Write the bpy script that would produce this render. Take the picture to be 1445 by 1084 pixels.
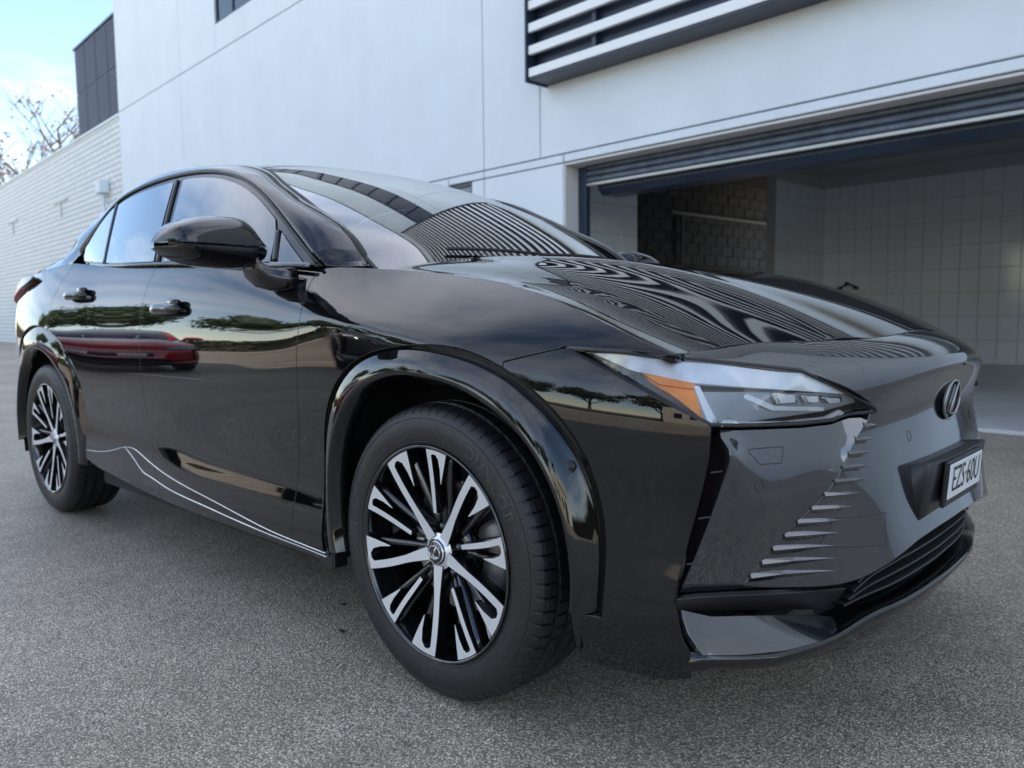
import bpy, math, random
import numpy as np
from mathutils import Matrix, Vector
from mathutils.geometry import delaunay_2d_cdt

for o in list(bpy.data.objects): bpy.data.objects.remove(o)
SC = bpy.context.scene
COL = SC.collection
rad = math.radians

# ------------------------------------------------------------------ camera
cam_d = bpy.data.cameras.new('camera'); cam = bpy.data.objects.new('camera', cam_d); COL.objects.link(cam)
def cam_basis(yaw, pitch, roll):
    f = np.array([math.cos(yaw)*math.cos(pitch), math.sin(yaw)*math.cos(pitch), math.sin(pitch)])
    r = np.array([math.sin(yaw), -math.cos(yaw), 0.]); u = np.cross(r, f)
    return r*math.cos(roll)+u*math.sin(roll), -r*math.sin(roll)+u*math.cos(roll), f
_r, _u, _f = cam_basis(rad(133.434), rad(-5.062), rad(-.596))
_m = Matrix(((_r[0], _u[0], -_f[0], 1.464), (_r[1], _u[1], -_f[1], -2.1626), (_r[2], _u[2], -_f[2], .957), (0, 0, 0, 1)))
cam.matrix_world = _m
cam_d.sensor_width = 36; cam_d.lens = 28.004; cam_d.clip_start = .05; cam_d.clip_end = 2000
cam_d.dof.use_dof = True; cam_d.dof.focus_distance = 1.95; cam_d.dof.aperture_fstop = 4.0
SC.camera = cam

# ------------------------------------------------------------------ sky, sun, exposure
CLOUD_AT = (7.3, 2.2, 0)
SUN_EL, SUN_AZ = 42., 24.           # the sun stands behind the building (azimuth from +y towards +x)
W = bpy.data.worlds.new('World'); SC.world = W; W.use_nodes = True
nt = W.node_tree; nt.nodes.clear()
def N(tree, t, **k):
    n = tree.nodes.new(t)
    for a, b in k.items(): setattr(n, a, b)
    return n
sky = N(nt, 'ShaderNodeTexSky', sky_type='NISHITA', sun_disc=False, sun_elevation=rad(SUN_EL), sun_rotation=rad(SUN_AZ))
sky.air_density = 1.0; sky.dust_density = .15; sky.ozone_density = 1.2
# high thin clouds on a flat layer far overhead, so that they close up towards the horizon
tc = N(nt, 'ShaderNodeTexCoord'); sep = N(nt, 'ShaderNodeSeparateXYZ'); nt.links.new(tc.outputs['Generated'], sep.inputs[0])
mxz = N(nt, 'ShaderNodeMath', operation='MAXIMUM'); mxz.inputs[1].default_value = 0; nt.links.new(sep.outputs['Z'], mxz.inputs[0])
adz = N(nt, 'ShaderNodeMath', operation='ADD'); adz.inputs[1].default_value = .22; nt.links.new(mxz.outputs[0], adz.inputs[0])
dx = N(nt, 'ShaderNodeMath', operation='DIVIDE'); dy = N(nt, 'ShaderNodeMath', operation='DIVIDE')
nt.links.new(sep.outputs['X'], dx.inputs[0]); nt.links.new(adz.outputs[0], dx.inputs[1]); nt.links.new(sep.outputs['Y'], dy.inputs[0]); nt.links.new(adz.outputs[0], dy.inputs[1])
cmb = N(nt, 'ShaderNodeCombineXYZ'); nt.links.new(dx.outputs[0], cmb.inputs[0]); nt.links.new(dy.outputs[0], cmb.inputs[1])
mp = N(nt, 'ShaderNodeMapping'); mp.inputs['Scale'].default_value = (1.0, .62, 1); mp.inputs['Rotation'].default_value = (0, 0, rad(25)); mp.inputs['Location'].default_value = CLOUD_AT
nz = N(nt, 'ShaderNodeTexNoise'); nz.inputs['Scale'].default_value = .85; nz.inputs['Detail'].default_value = 10; nz.inputs['Roughness'].default_value = .58; nz.inputs['Distortion'].default_value = .4
cr = N(nt, 'ShaderNodeValToRGB'); cr.color_ramp.elements[0].position = .44; cr.color_ramp.elements[1].position = .80
mx = N(nt, 'ShaderNodeMix', data_type='RGBA'); mx.inputs['B'].default_value = (12.0, 11.5, 11.0, 1)
mm = N(nt, 'ShaderNodeMath', operation='MULTIPLY'); mm.inputs[1].default_value = .66
bg = N(nt, 'ShaderNodeBackground'); bg.inputs['Strength'].default_value = .10
wo = N(nt, 'ShaderNodeOutputWorld')
nt.links.new(cmb.outputs[0], mp.inputs['Vector']); nt.links.new(mp.outputs['Vector'], nz.inputs['Vector'])
nt.links.new(nz.outputs['Fac'], cr.inputs['Fac']); nt.links.new(cr.outputs['Color'], mm.inputs[0]); nt.links.new(mm.outputs[0], mx.inputs['Factor'])
nt.links.new(sky.outputs['Color'], mx.inputs['A']); nt.links.new(mx.outputs['Result'], bg.inputs['Color']); nt.links.new(bg.outputs[0], wo.inputs['Surface'])
sun_d = bpy.data.lights.new('sun', 'SUN'); sun = bpy.data.objects.new('sun', sun_d); COL.objects.link(sun)
sun_d.energy = 3.0; sun_d.angle = rad(.6); sun_d.color = (1, .93, .82)
_sd = Vector((math.sin(rad(SUN_AZ))*math.cos(rad(SUN_EL)), math.cos(rad(SUN_AZ))*math.cos(rad(SUN_EL)), math.sin(rad(SUN_EL))))
sun.rotation_euler = _sd.to_track_quat('Z', 'Y').to_euler(); sun.location = (0, 0, 30)
SC.view_settings.view_transform = 'Standard'; SC.view_settings.look = 'None'; SC.view_settings.gamma = 1
SC.view_settings.exposure = 1.90
SC.cycles.max_bounces = 12; SC.cycles.diffuse_bounces = 8; SC.cycles.glossy_bounces = 5; SC.cycles.transparent_max_bounces = 12

# ------------------------------------------------------------------ materials
MATS = {}
def pm(name, base, rough=.5, metal=0., coat=0., crough=.03, ior=1.5, spec=.5, trans=0., bump=None, var=None, emit=None, aniso=0., cior=1.53):
    """principled material; bump = list of (scale, strength, detail); var = (scale, amount) lightness variation"""
    m = bpy.data.materials.new(name); m.use_nodes = True; t = m.node_tree; b = t.nodes['Principled BSDF']
    b.inputs['Base Color'].default_value = (*base, 1); b.inputs['Roughness'].default_value = rough; b.inputs['Metallic'].default_value = metal
    b.inputs['Coat Weight'].default_value = coat; b.inputs['Coat Roughness'].default_value = crough; b.inputs['IOR'].default_value = ior; b.inputs['Coat IOR'].default_value = cior
    b.inputs['Specular IOR Level'].default_value = spec; b.inputs['Transmission Weight'].default_value = trans; b.inputs['Anisotropic'].default_value = aniso
    tcn = t.nodes.new('ShaderNodeTexCoord')
    if emit: b.inputs['Emission Color'].default_value = (*emit[0], 1); b.inputs['Emission Strength'].default_value = emit[1]
    if var:
        n = t.nodes.new('ShaderNodeTexNoise'); n.inputs['Scale'].default_value = var[0]; n.inputs['Detail'].default_value = 6; n.inputs['Roughness'].default_value = .62
        t.links.new(tcn.outputs['Object'], n.inputs['Vector'])
        r = t.nodes.new('ShaderNodeMapRange'); r.inputs['From Min'].default_value = .3; r.inputs['From Max'].default_value = .7
        r.inputs['To Min'].default_value = 1-var[1]; r.inputs['To Max'].default_value = 1+var[1]
        t.links.new(n.outputs['Fac'], r.inputs['Value'])
        x = t.nodes.new('ShaderNodeVectorMath'); x.operation = 'SCALE'; x.inputs[0].default_value = base
        t.links.new(r.outputs['Result'], x.inputs['Scale']); t.links.new(x.outputs['Vector'], b.inputs['Base Color'])
    prev = None
    for sc, st, de in (bump or []):
        n = t.nodes.new('ShaderNodeTexNoise'); n.inputs['Scale'].default_value = sc; n.inputs['Detail'].default_value = de
        t.links.new(tcn.outputs['Object'], n.inputs['Vector'])
        bp = t.nodes.new('ShaderNodeBump'); bp.inputs['Strength'].default_value = st; bp.inputs['Distance'].default_value = .01
        t.links.new(n.outputs['Fac'], bp.inputs['Height'])
        if prev: t.links.new(prev.outputs['Normal'], bp.inputs['Normal'])
        prev = bp
    if prev: t.links.new(prev.outputs['Normal'], b.inputs['Normal'])
    MATS[name] = m
    return m
def glass_mat(name, tint, rough=0., ior=1.5, boost=1.):
    """thin sheet of glass: fresnel mirror over a tinted clear sheet"""
    m = bpy.data.materials.new(name); m.use_nodes = True; t = m.node_tree; t.nodes.clear()
    o = t.nodes.new('ShaderNodeOutputMaterial'); mix = t.nodes.new('ShaderNodeMixShader')
    tr = t.nodes.new('ShaderNodeBsdfTransparent'); tr.inputs['Color'].default_value = (*tint, 1)
    g = t.nodes.new('ShaderNodeBsdfGlossy'); g.inputs['Roughness'].default_value = rough
    f = t.nodes.new('ShaderNodeFresnel'); f.inputs['IOR'].default_value = ior
    mu = t.nodes.new('ShaderNodeMath'); mu.operation = 'MULTIPLY'; mu.inputs[1].default_value = boost; mu.use_clamp = True
    t.links.new(f.outputs[0], mu.inputs[0]); t.links.new(mu.outputs[0], mix.inputs['Fac'])
    t.links.new(tr.outputs[0], mix.inputs[1]); t.links.new(g.outputs[0], mix.inputs[2]); t.links.new(mix.outputs[0], o.inputs['Surface'])
    MATS[name] = m
    return m

# ------------------------------------------------------------------ mesh helpers
STORE = {}
def obj(name, v, f, mat, parent=None, nrm=None, smooth=True, mi=None, loc=None):
    v = np.asarray(v, float).reshape(-1, 3)
    me = bpy.data.meshes.new(name); me.from_pydata(v.tolist(), [], [list(map(int, q)) for q in f])
    mats = mat if isinstance(mat, (list, tuple)) else [mat]
    for m in mats: me.materials.append(m)
    if mi is not None: me.polygons.foreach_set('material_index', np.asarray(mi, np.int32))
    if smooth: me.polygons.foreach_set('use_smooth', np.ones(len(me.polygons), bool))
    me.update()
    if nrm is not None: me.normals_split_custom_set_from_vertices(np.asarray(nrm, float).tolist())
    o = bpy.data.objects.new(name, me); COL.objects.link(o)
    if parent is not None: o.parent = parent
    if loc is not None: o.location = loc
    STORE[o.name] = (v, f, mats, nrm, smooth, mi)
    return o
def mirrored(o, parent=None):
    """the left-hand twin of a right-hand part"""
    v, f, mats, nrm, smooth, mi = STORE[o.name]
    v2 = v*[1, -1, 1]; n2 = None if nrm is None else np.asarray(nrm)*[1, -1, 1]
    l = o.location
    q = obj(o.name.split('.')[0], v2, [tuple(reversed(x)) for x in f], mats, parent if parent is not None else o.parent, n2, smooth, mi, loc=(l[0], -l[1], l[2]))
    for k in o.keys(): q[k] = o[k]
    return q
def empty(name, loc=(0, 0, 0), rz=0., parent=None):
    o = bpy.data.objects.new(name, None); COL.objects.link(o); o.location = loc; o.rotation_euler = (0, 0, rz); o.empty_display_size = .2
    if parent is not None: o.parent = parent
    return o
def tag(o, label, cat, group=None):
    o['label'] = label; o['category'] = cat
    if group: o['group'] = group
    return o
def struct(o): o['kind'] = 'structure'; return o
class MB:
    """gathers simple solids into one mesh"""
    def __init__(s): s.v = []; s.f = []; s.m = []; s.cur = 0
    def add(s, v, f):
        k = len(s.v); s.v += [tuple(map(float, q)) for q in v]; s.f += [tuple(i+k for i in q) for q in f]; s.m += [s.cur]*len(f)
    def box(s, x0, x1, y0, y1, z0, z1, bev=0.):
        if bev <= 0:
            s.add([(x, y, z) for z in (z0, z1) for y in (y0, y1) for x in (x0, x1)],
                  [(0, 2, 3, 1), (4, 5, 7, 6), (0, 1, 5, 4), (2, 6, 7, 3), (0, 4, 6, 2), (1, 3, 7, 5)]); return
        b = min(bev, abs(x1-x0)*.45, abs(y1-y0)*.45, abs(z1-z0)*.45); V = {}; L = []
        X, Y, Z = (x0, x1), (y0, y1), (z0, z1); S = (1, -1)
        for i in (0, 1):
            for j in (0, 1):
                for k in (0, 1):
                    for a in 'xyz':
                        V[i, j, k, a] = len(L)
                        L.append((X[i]+(0 if a == 'x' else b*S[i]), Y[j]+(0 if a == 'y' else b*S[j]), Z[k]+(0 if a == 'z' else b*S[k])))
        F = []
        for i in (0, 1):
            q = [V[i, 0, 0, 'x'], V[i, 1, 0, 'x'], V[i, 1, 1, 'x'], V[i, 0, 1, 'x']]; F.append(q if i else q[::-1])
            q = [V[0, i, 0, 'y'], V[0, i, 1, 'y'], V[1, i, 1, 'y'], V[1, i, 0, 'y']]; F.append(q if i else q[::-1])
            q = [V[0, 0, i, 'z'], V[1, 0, i, 'z'], V[1, 1, i, 'z'], V[0, 1, i, 'z']]; F.append(q if i else q[::-1])
        for i in (0, 1):
            for j in (0, 1):
                q = [V[i, j, 0, 'x'], V[i, j, 1, 'x'], V[i, j, 1, 'y'], V[i, j, 0, 'y']]; F.append(q if (i ^ j) else q[::-1])
                q = [V[i, 0, j, 'x'], V[i, 0, j, 'z'], V[i, 1, j, 'z'], V[i, 1, j, 'x']]; F.append(q if (i ^ j) else q[::-1])
                q = [V[0, i, j, 'y'], V[1, i, j, 'y'], V[1, i, j, 'z'], V[0, i, j, 'z']]; F.append(q if (i ^ j) else q[::-1])
                for k in (0, 1):
                    q = [V[i, j, k, a] for a in 'xyz']; F.append(q if (i ^ j ^ k) else q[::-1])
        s.add(L, F)
    def tube(s, pts, rads, n=8, cap=True):
        P = [np.array(p, float) for p in pts]; rads = rads if hasattr(rads, '__len__') else [rads]*len(P); V = []; up = None
        for i, p in enumerate(P):
            t = P[min(i+1, len(P)-1)]-P[max(i-1, 0)]; t = t/(np.linalg.norm(t)+1e-12)
            if up is None: up = np.array([0, 0, 1.]) if abs(t[2]) < .9 else np.array([1., 0, 0])
            a = np.cross(t, up); a /= np.linalg.norm(a)+1e-12; b = np.cross(a, t); up = b
            for k in range(n):
                w = 2*math.pi*k/n; V.append(p+rads[i]*(a*math.cos(w)+b*math.sin(w)))
        F = [(i*n+k, i*n+(k+1) % n, (i+1)*n+(k+1) % n, (i+1)*n+k) for i in range(len(P)-1) for k in range(n)]
        if cap: F += [tuple(range(n))[::-1], tuple((len(P)-1)*n+k for k in range(n))]
        s.add(V, F)
    def build(s, name, mat, parent=None, smooth=False, loc=None):
        return obj(name, s.v, s.f, mat, parent, smooth=smooth, mi=s.m if isinstance(mat, (list, tuple)) else None, loc=loc)
def boxo(name, x0, x1, y0, y1, z0, z1, mat, parent=None, bev=.004):
    m = MB(); m.box(x0, x1, y0, y1, z0, z1, bev); return m.build(name, mat, parent)

def inside(poly, pts):
    P = np.asarray(poly); x, y = pts[:, 0], pts[:, 1]; r = np.zeros(len(pts), bool); j = len(P)-1
    for i in range(len(P)):
        xi, yi = P[i]; xj, yj = P[j]
        if yi != yj:
            c = ((yi > y) != (yj > y)) & (x < (xj-xi)*(y-yi)/(yj-yi)+xi); r ^= c
        j = i
    return r
def resample(poly, step):
    out = []
    for i in range(len(poly)):
        a = np.array(poly[i], float); b = np.array(poly[(i+1) % len(poly)], float)
        n = max(1, int(math.ceil(np.linalg.norm(b-a)/step-1e-6)))
        out += [a+(b-a)*k/n for k in range(n)]
    return np.array(out)
def area2(P): x, y = P[:, 0], P[:, 1]; return .5*np.sum(x*np.roll(y, -1)-np.roll(x, -1)*y)
def shrink(P, d):
    """moves a CCW outline inwards by d"""
    e = np.roll(P, -1, 0)-P; e /= np.linalg.norm(e, axis=1)[:, None]+1e-12
    n = np.stack([-e[:, 1], e[:, 0]], 1); m = n+np.roll(n, 1, 0); l = np.maximum((m*n).sum(1), .35)
    return P+m/l[:, None]*d
def triangulate(poly, step, gap=0.):
    P = resample(poly, step)
    if area2(P) < 0: P = P[::-1].copy()
    if gap: P = shrink(P, gap)
    lo, hi = P.min(0), P.max(0)
    gx = np.arange(lo[0]+step*.37, hi[0], step); gy = np.arange(lo[1]+step*.41, hi[1], step)
    G = np.stack(np.meshgrid(gx, gy, indexing='ij'), -1).reshape(-1, 2)
    G = G[inside(P, G)]
    if len(G):
        keep = np.ones(len(G), bool)
        for i in range(len(P)):
            a, b = P[i], P[(i+1) % len(P)]; d = b-a; L = d@d+1e-12
            t = np.clip(((G-a)@d)/L, 0, 1); q = a+t[:, None]*d
            keep &= ((G-q)**2).sum(1) > (step*.45)**2
        G = G[keep]
    pts = np.vstack([P, G]) if len(G) else P
    n = len(P)
    v, e, f, ov, oe, of = delaunay_2d_cdt([Vector(q) for q in pts], [(i, (i+1) % n) for i in range(n)], [], 0, 1e-7)
    V = np.array([tuple(q) for q in v]); back = {}
    for i, l in enumerate(ov):
        for k in l: back[k] = i
    F = np.array([tuple(q) for q in f], int)
    cen = V[F].mean(1); F = F[inside(P, cen)]
    a, b, c = V[F[:, 0]], V[F[:, 1]], V[F[:, 2]]
    ar = (b[:, 0]-a[:, 0])*(c[:, 1]-a[:, 1])-(b[:, 1]-a[:, 1])*(c[:, 0]-a[:, 0])
    F[ar < 0] = F[ar < 0][:, ::-1]
    F = F[np.abs(ar) > 1e-10]
    return V, F, [back[i] for i in range(n)]
def surf_normals(S, V, sign, h=1e-3):
    da = S(V[:, 0]+h, V[:, 1])-S(V[:, 0]-h, V[:, 1]); db = S(V[:, 0], V[:, 1]+h)-S(V[:, 0], V[:, 1]-h)
    n = np.cross(da, db)*sign; return n/(np.linalg.norm(n, axis=1)[:, None]+1e-12)
def panel(name, poly, S, sign, mat, parent, step=.03, gap=.002, depth=.018, r=.0025, off=0., both=False):
    """a trimmed sheet of the surface S(a, b) with rounded, turned-in edges; sign: outward side of dS/da x dS/db"""
    V, F, loop = triangulate(poly, step, gap)
    P = S(V[:, 0], V[:, 1]); n = surf_normals(S, V, sign)
    if off: P = P+n*off
    faces = [tuple(q) if sign > 0 else tuple(q)[::-1] for q in F]; mi = [0]*len(faces)
    L = np.array(loop); pb = P[L]; nb = n[L]
    t = np.roll(pb, -1, 0)-np.roll(pb, 1, 0); t /= np.linalg.norm(t, axis=1)[:, None]+1e-12
    b = np.cross(t, nb)*sign; b /= np.linalg.norm(b, axis=1)[:, None]+1e-12
    rings = [pb, pb+b*r*.7-nb*r*.3, pb+b*r-nb*r, pb+b*r-nb*depth]
    rn = [nb, (nb+b)/math.sqrt(2), b, b]
    VV = [P]; NN = [n]; k0 = len(P); m = len(L); idx = [L]
    for q, w in zip(rings[1:], rn[1:]):
        VV.append(q); NN.append(w); idx.append(np.arange(k0, k0+m)); k0 += m
    for i in range(len(idx)-1):
        A, B = idx[i], idx[i+1]
        for j in range(m):
            k = (j+1) % m; q = (A[j], B[j], B[k], A[k]); faces.append(q if sign > 0 else q[::-1]); mi.append(1)
    two = isinstance(mat, (list, tuple))
    o = obj(name, np.vstack(VV), faces, mat, parent, np.vstack(NN), True, mi if two else None)
    if both: return o, mirrored(o)
    return o
class TPS:
    """thin-plate surface through a 3-D outline, over its best plane"""
    def __init__(s, pts, out, extra=()):
        P = np.array(list(pts)+list(extra), float); c = P.mean(0); q = P-c
        _, _, vt = np.linalg.svd(np.array(pts, float)-np.mean(pts, 0)); nrm = vt[2]
        if nrm@np.array(out, float) < 0: nrm = -nrm
        a = vt[0]; b = np.cross(nrm, a); s.c, s.a, s.b, s.n = c, a, b, nrm
        s.K = np.stack([q@a, q@b], 1); h = q@nrm; m = len(P)
        D = np.linalg.norm(s.K[:, None]-s.K[None], axis=2); A = s.phi(D)+np.eye(m)*1e-7
        Q = np.hstack([np.ones((m, 1)), s.K]); M = np.zeros((m+3, m+3)); M[:m, :m] = A; M[:m, m:] = Q; M[m:, :m] = Q.T
        s.w = np.linalg.solve(M, np.concatenate([h, [0, 0, 0]]))
    @staticmethod
    def phi(D): return np.where(D > 1e-9, D*D*np.log(np.maximum(D, 1e-9)), 0)
    def to2(s, P): q = np.asarray(P, float)-s.c; return np.stack([q@s.a, q@s.b], 1)
    def __call__(s, a, b):
        X = np.stack([a, b], 1); D = np.linalg.norm(X[:, None]-s.K[None], axis=2)
        h = s.phi(D)@s.w[:-3]+s.w[-3]+X@s.w[-2:]
        return s.c+a[:, None]*s.a+b[:, None]*s.b+h[:, None]*s.n
def tps_panel(name, pts, out, mat, parent, extra=(), step=.02, gap=.001, depth=.012, r=.002, dens=.03, both=False, off=0.):
    D = resample3(pts, dens); T = TPS(D, out, extra)
    return panel(name, T.to2(np.array(pts, float)).tolist(), T, 1, mat, parent, step, gap, depth, r, off, both)
def resample3(pts, step):
    out = []
    for i in range(len(pts)):
        a = np.array(pts[i], float); b = np.array(pts[(i+1) % len(pts)], float); n = max(1, int(math.ceil(np.linalg.norm(b-a)/step)))
        out += [a+(b-a)*k/n for k in range(n)]
    return out
def curve3(pts, n):
    """smooth polyline through 3-D points"""
    P = np.array(pts, float); d = np.concatenate([[0], np.cumsum(np.linalg.norm(np.diff(P, axis=0), axis=1))])
    return Sp(d, P)(np.linspace(0, d[-1], n))
def loft(name, rows, mat, parent, closed=False, both=False, cap=False, flip=False):
    """skin over rows of points (rows x n x 3)"""
    R = np.array(rows, float); m, n = R.shape[:2]; F = []
    for i in range(m-1):
        for j in range(n if closed else n-1):
            k = (j+1) % n; q = (i*n+j, i*n+k, (i+1)*n+k, (i+1)*n+j); F.append(q[::-1] if flip else q)
    if cap:
        a = tuple(range(n)); b = tuple((m-1)*n+j for j in range(n)); F += [a if flip else a[::-1], b[::-1] if flip else b]
    o = obj(name, R.reshape(-1, 3), F, mat, parent)
    if both: return o, mirrored(o)
    return o
def strip(name, P, w, th, nrm, mat, parent, both=False):
    """a thin raised band along the polyline P, w wide, th high off the surface with normals nrm"""
    P = np.array(P, float); nn = np.array(nrm, float); t = np.gradient(P, axis=0); t /= np.linalg.norm(t, axis=1)[:, None]
    nn /= np.linalg.norm(nn, axis=1)[:, None]; s = np.cross(nn, t); s /= np.linalg.norm(s, axis=1)[:, None]
    rows = [np.stack([p-a*w/2-q*.004, p-a*w/2+q*th*.6, p-a*w*.3+q*th, p+a*w*.3+q*th, p+a*w/2+q*th*.6, p+a*w/2-q*.004]) for p, a, q in zip(P, s, nn)]
    return loft(name, rows, mat, parent, both=both, cap=True)
def lathe(prof, n, name, mat, parent, mi=None, notch=None):
    """turned solid about the y axis; prof = (r, o) with o outward (towards -y)"""
    V = []; m = len(prof)
    for k in range(n):
        w = 2*math.pi*k/n; c, s_ = math.cos(w), math.sin(w)
        for i, (r, o_) in enumerate(prof):
            rr = r-(notch(i, k) if notch else 0); V.append((rr*c, -o_, rr*s_))
    F = []; M = []
    for k in range(n):
        j = (k+1) % n
        for i in range(m-1):
            F.append((k*m+i, k*m+i+1, j*m+i+1, j*m+i)[::-1]); M.append(mi[i] if mi else 0)
    return obj(name, V, F, mat, parent, mi=M if mi else None)
def text_geo(s, size):
    cu = bpy.data.curves.new('t', 'FONT'); cu.body = s; cu.size = size; cu.align_x = 'CENTER'; cu.align_y = 'CENTER'; cu.extrude = .0; cu.resolution_u = 3
    o = bpy.data.objects.new('t', cu); COL.objects.link(o); dg = bpy.context.evaluated_depsgraph_get()
    me = bpy.data.meshes.new_from_object(o.evaluated_get(dg)); v = np.array([tuple(q.co) for q in me.vertices]).reshape(-1, 3); f = [tuple(q.vertices) for q in me.polygons]
    bpy.data.objects.remove(o); bpy.data.curves.remove(cu); bpy.data.meshes.remove(me)
    return v, f
class Sp:
    """natural cubic spline through (xs, ys); straight beyond the ends"""
    def __init__(s, xs, ys):
        x = np.array(xs, float); y = np.array(ys, float)
        if x[0] > x[-1]: x = x[::-1]; y = y[::-1]
        n = len(x); h = np.diff(x)
        A = np.eye(n); r = np.zeros((n,) + y.shape[1:])
        for i in range(1, n-1):
            A[i, i-1] = h[i-1]; A[i, i] = 2*(h[i-1]+h[i]); A[i, i+1] = h[i]
            r[i] = 6*((y[i+1]-y[i])/h[i]-(y[i]-y[i-1])/h[i-1])
        s.x, s.y, s.h, s.m = x, y, h, np.linalg.solve(A, r)
    def __call__(s, q):
        q = np.asarray(q, float); x, y, h, m = s.x, s.y, s.h, s.m
        i = np.clip(np.searchsorted(x, q)-1, 0, len(x)-2)
        qc = np.clip(q, x[0], x[-1])
        a = x[i+1]-qc; b = qc-x[i]; hi = h[i]
        if y.ndim > 1: a = a[..., None]; b = b[..., None]; hi = hi[..., None]
        v = (m[i]*a**3+m[i+1]*b**3)/(6*hi)+(y[i]/hi-m[i]*hi/6)*a+(y[i+1]/hi-m[i+1]*hi/6)*b
        d0 = (y[1]-y[0])/h[0]-h[0]*(2*m[0]+m[1])/6
        d1 = (y[-1]-y[-2])/h[-1]+h[-1]*(2*m[-1]+m[-2])/6
        e0 = np.minimum(q-x[0], 0); e1 = np.maximum(q-x[-1], 0)
        if y.ndim > 1: e0 = e0[..., None]; e1 = e1[..., None]
        return v+e0*d0+e1*d1
def sstep(t): t = np.clip(t, 0, 1); return t*t*(3-2*t)
def softplus(t): return np.where(t > 30, t, np.log1p(np.exp(np.minimum(t, 30))))

# ---- the car's outer surfaces (metres; x forward from the front axle, Y outward from the centre line, z up)
PLAN = Sp([-3.80, -3.60, -3.30, -2.85, -2.30, -1.50, -0.80, -0.40, 0.0, 0.25, 0.45, 0.60, 0.72, 0.80],
          [.640, .800, .903, .934, .926, .920, .918, .924, .936, .932, .915, .888, .853, .815])
LOW = Sp([.10, .20, .27, .33, .40, .48, .58, .70, .80, .95, 1.2],
         [-.085, -.045, -.020, -.010, -.008, -.014, -.014, -.005, 0, .001, .001])
ZC = Sp([-3.8, -2.85, -2.2, -1.5, -.9, -.53, -.2, 0, .2, .45, .7], [1.05, 1.01, .985, .985, .983, .966, .925, .898, .872, .85, .83])
KL = Sp([-3.8, -2.85, -2.2, -1.5, -1.0, -.5, -.25, 0, .3, .5, .75], [.38, .40, .40, .38, .42, .66, .85, .88, .80, .75, .8])
KW = Sp([-3.8, -1.0, -.62, -.45, -.1, .12, .3, .5, .75], [.06, .06, .035, .013, .009, .014, .035, .045, .045])
KQ = Sp([-3.8, -1.2, -.8, -.4, 0, .3, .6], [.3, .3, .6, 1.8, 2.4, 2.6, 2.6])
DCR = Sp([-1.9, -1.7, -1.15, -.63, -.4], [.50, .487, .448, .438, .436])
def side(x, z):
    x = np.asarray(x, float); z = np.asarray(z, float)
    w = np.maximum(KW(x), .006); t = softplus((z-ZC(x))/w)*w
    y = PLAN(x)+LOW(z)-KL(x)*t-KQ(x)*t*t
    # the lower door kicks out below a crease
    u = softplus((DCR(x)-z)/.007)*.007
    y = y+.125*u*sstep((x+1.78)/.55)*(1-sstep((x+.42)/.2))*(1-sstep((.33-z)/.10)*.6)
    # the haunch over the rear wheel and the hollow ahead of it
    y = y+.016*np.exp(-((x+2.85)/.42)**2-((z-.86)/.16)**2)
    # lower bumper corner tucks in towards the slit
    f = sstep((x-.40)/.4)
    y = y+f*.018*sstep((.70-z)/.4)
    return y
G0 = Sp([-3.2, -2.6, -2.2, -1.5, -.8, -.5], [.775, .825, .85, .866, .853, .828])
def glass(x, z):
    d = np.asarray(z, float)-1.12
    return G0(x)-.36*d-.12*d*d
def hoodc(x): return HC(x)
HC = Sp([-.6, -.35, -.075, .235, .52, .75, .834, .90], [1.148, 1.137, 1.120, 1.087, 1.021, .942, .905, .873])
CREST = Sp([-.60, -.394, -.134, .082, .341, .514, .633, .74, .9], [1.103, 1.090, 1.066, 1.035, .975, .918, .876, .835, .765])
_cx = np.linspace(-.6, .9, 16); CRY = Sp(_cx, np.maximum(side(_cx, CREST(_cx)), .70))
PLAT = Sp([-.6, .2, .5, .75, .9], [.24, .24, .16, .03, .0])     # half width of the raised centre
def hood(x, Y):
    x = np.asarray(x, float); Y = np.abs(np.asarray(Y, float))
    cy = CRY(x); e = CREST(x); c = HC(x)
    t = (cy-Y)/(cy-PLAT(x))
    f = sstep(t)*.62+.38*np.sin(np.pi/2*np.clip(t, -.5, 1))
    z = e+(c-e)*f-.012*np.exp(-((Y-(cy-.10))/.07)**2)
    # bulge shoulder
    z = z+.008*np.exp(-((Y-.36)/.06)**2)
    return z
# ------------------------------------------------------------------ materials of the place
wall_w = pm('white_render', (.70, .755, .80), .75, var=(1.1, .035), bump=[(90, .12, 4), (6, .05, 3)])
duct_m = pm('duct_white', (.70, .71, .70), .7)
brick_w = pm('white_painted_brick', (.74, .75, .74), .7, var=(.9, .05))
dark_m = pm('dark_blue_metal', (.018, .030, .058), .38, var=(2, .2))
screen_m = pm('grey_blue_screen', (.055, .068, .115), .55, var=(3, .12))
blade_m = pm('white_aluminium', (.80, .81, .81), .45)
jamb_m = pm('grey_render', (.60, .58, .56), .8, var=(2, .05), bump=[(80, .1, 3)])
alu = pm('brushed_aluminium', (.40, .40, .39), .4, metal=.7)
slat_m = pm('galvanised_slat', (.10, .125, .165), .42, metal=.35, var=(7, .3))
tile_m = pm('glazed_tile', (.82, .85, .86), .13, spec=.6, var=(1.5, .06))
grout_m = pm('grout', (.50, .51, .51), .9)
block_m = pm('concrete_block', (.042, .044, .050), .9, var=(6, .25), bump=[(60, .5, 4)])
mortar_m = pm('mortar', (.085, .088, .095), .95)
floor_m = pm('garage_concrete', (.55, .54, .52), .30, var=(1.3, .22), bump=[(30, .08, 5)])
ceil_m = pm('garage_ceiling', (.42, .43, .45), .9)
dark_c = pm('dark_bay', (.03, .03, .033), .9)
rubber_m = pm('black_plastic', (.012, .012, .013), .5, bump=[(400, .15, 2)])
chrome = pm('chrome', (.75, .76, .78), .08, metal=1)
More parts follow.
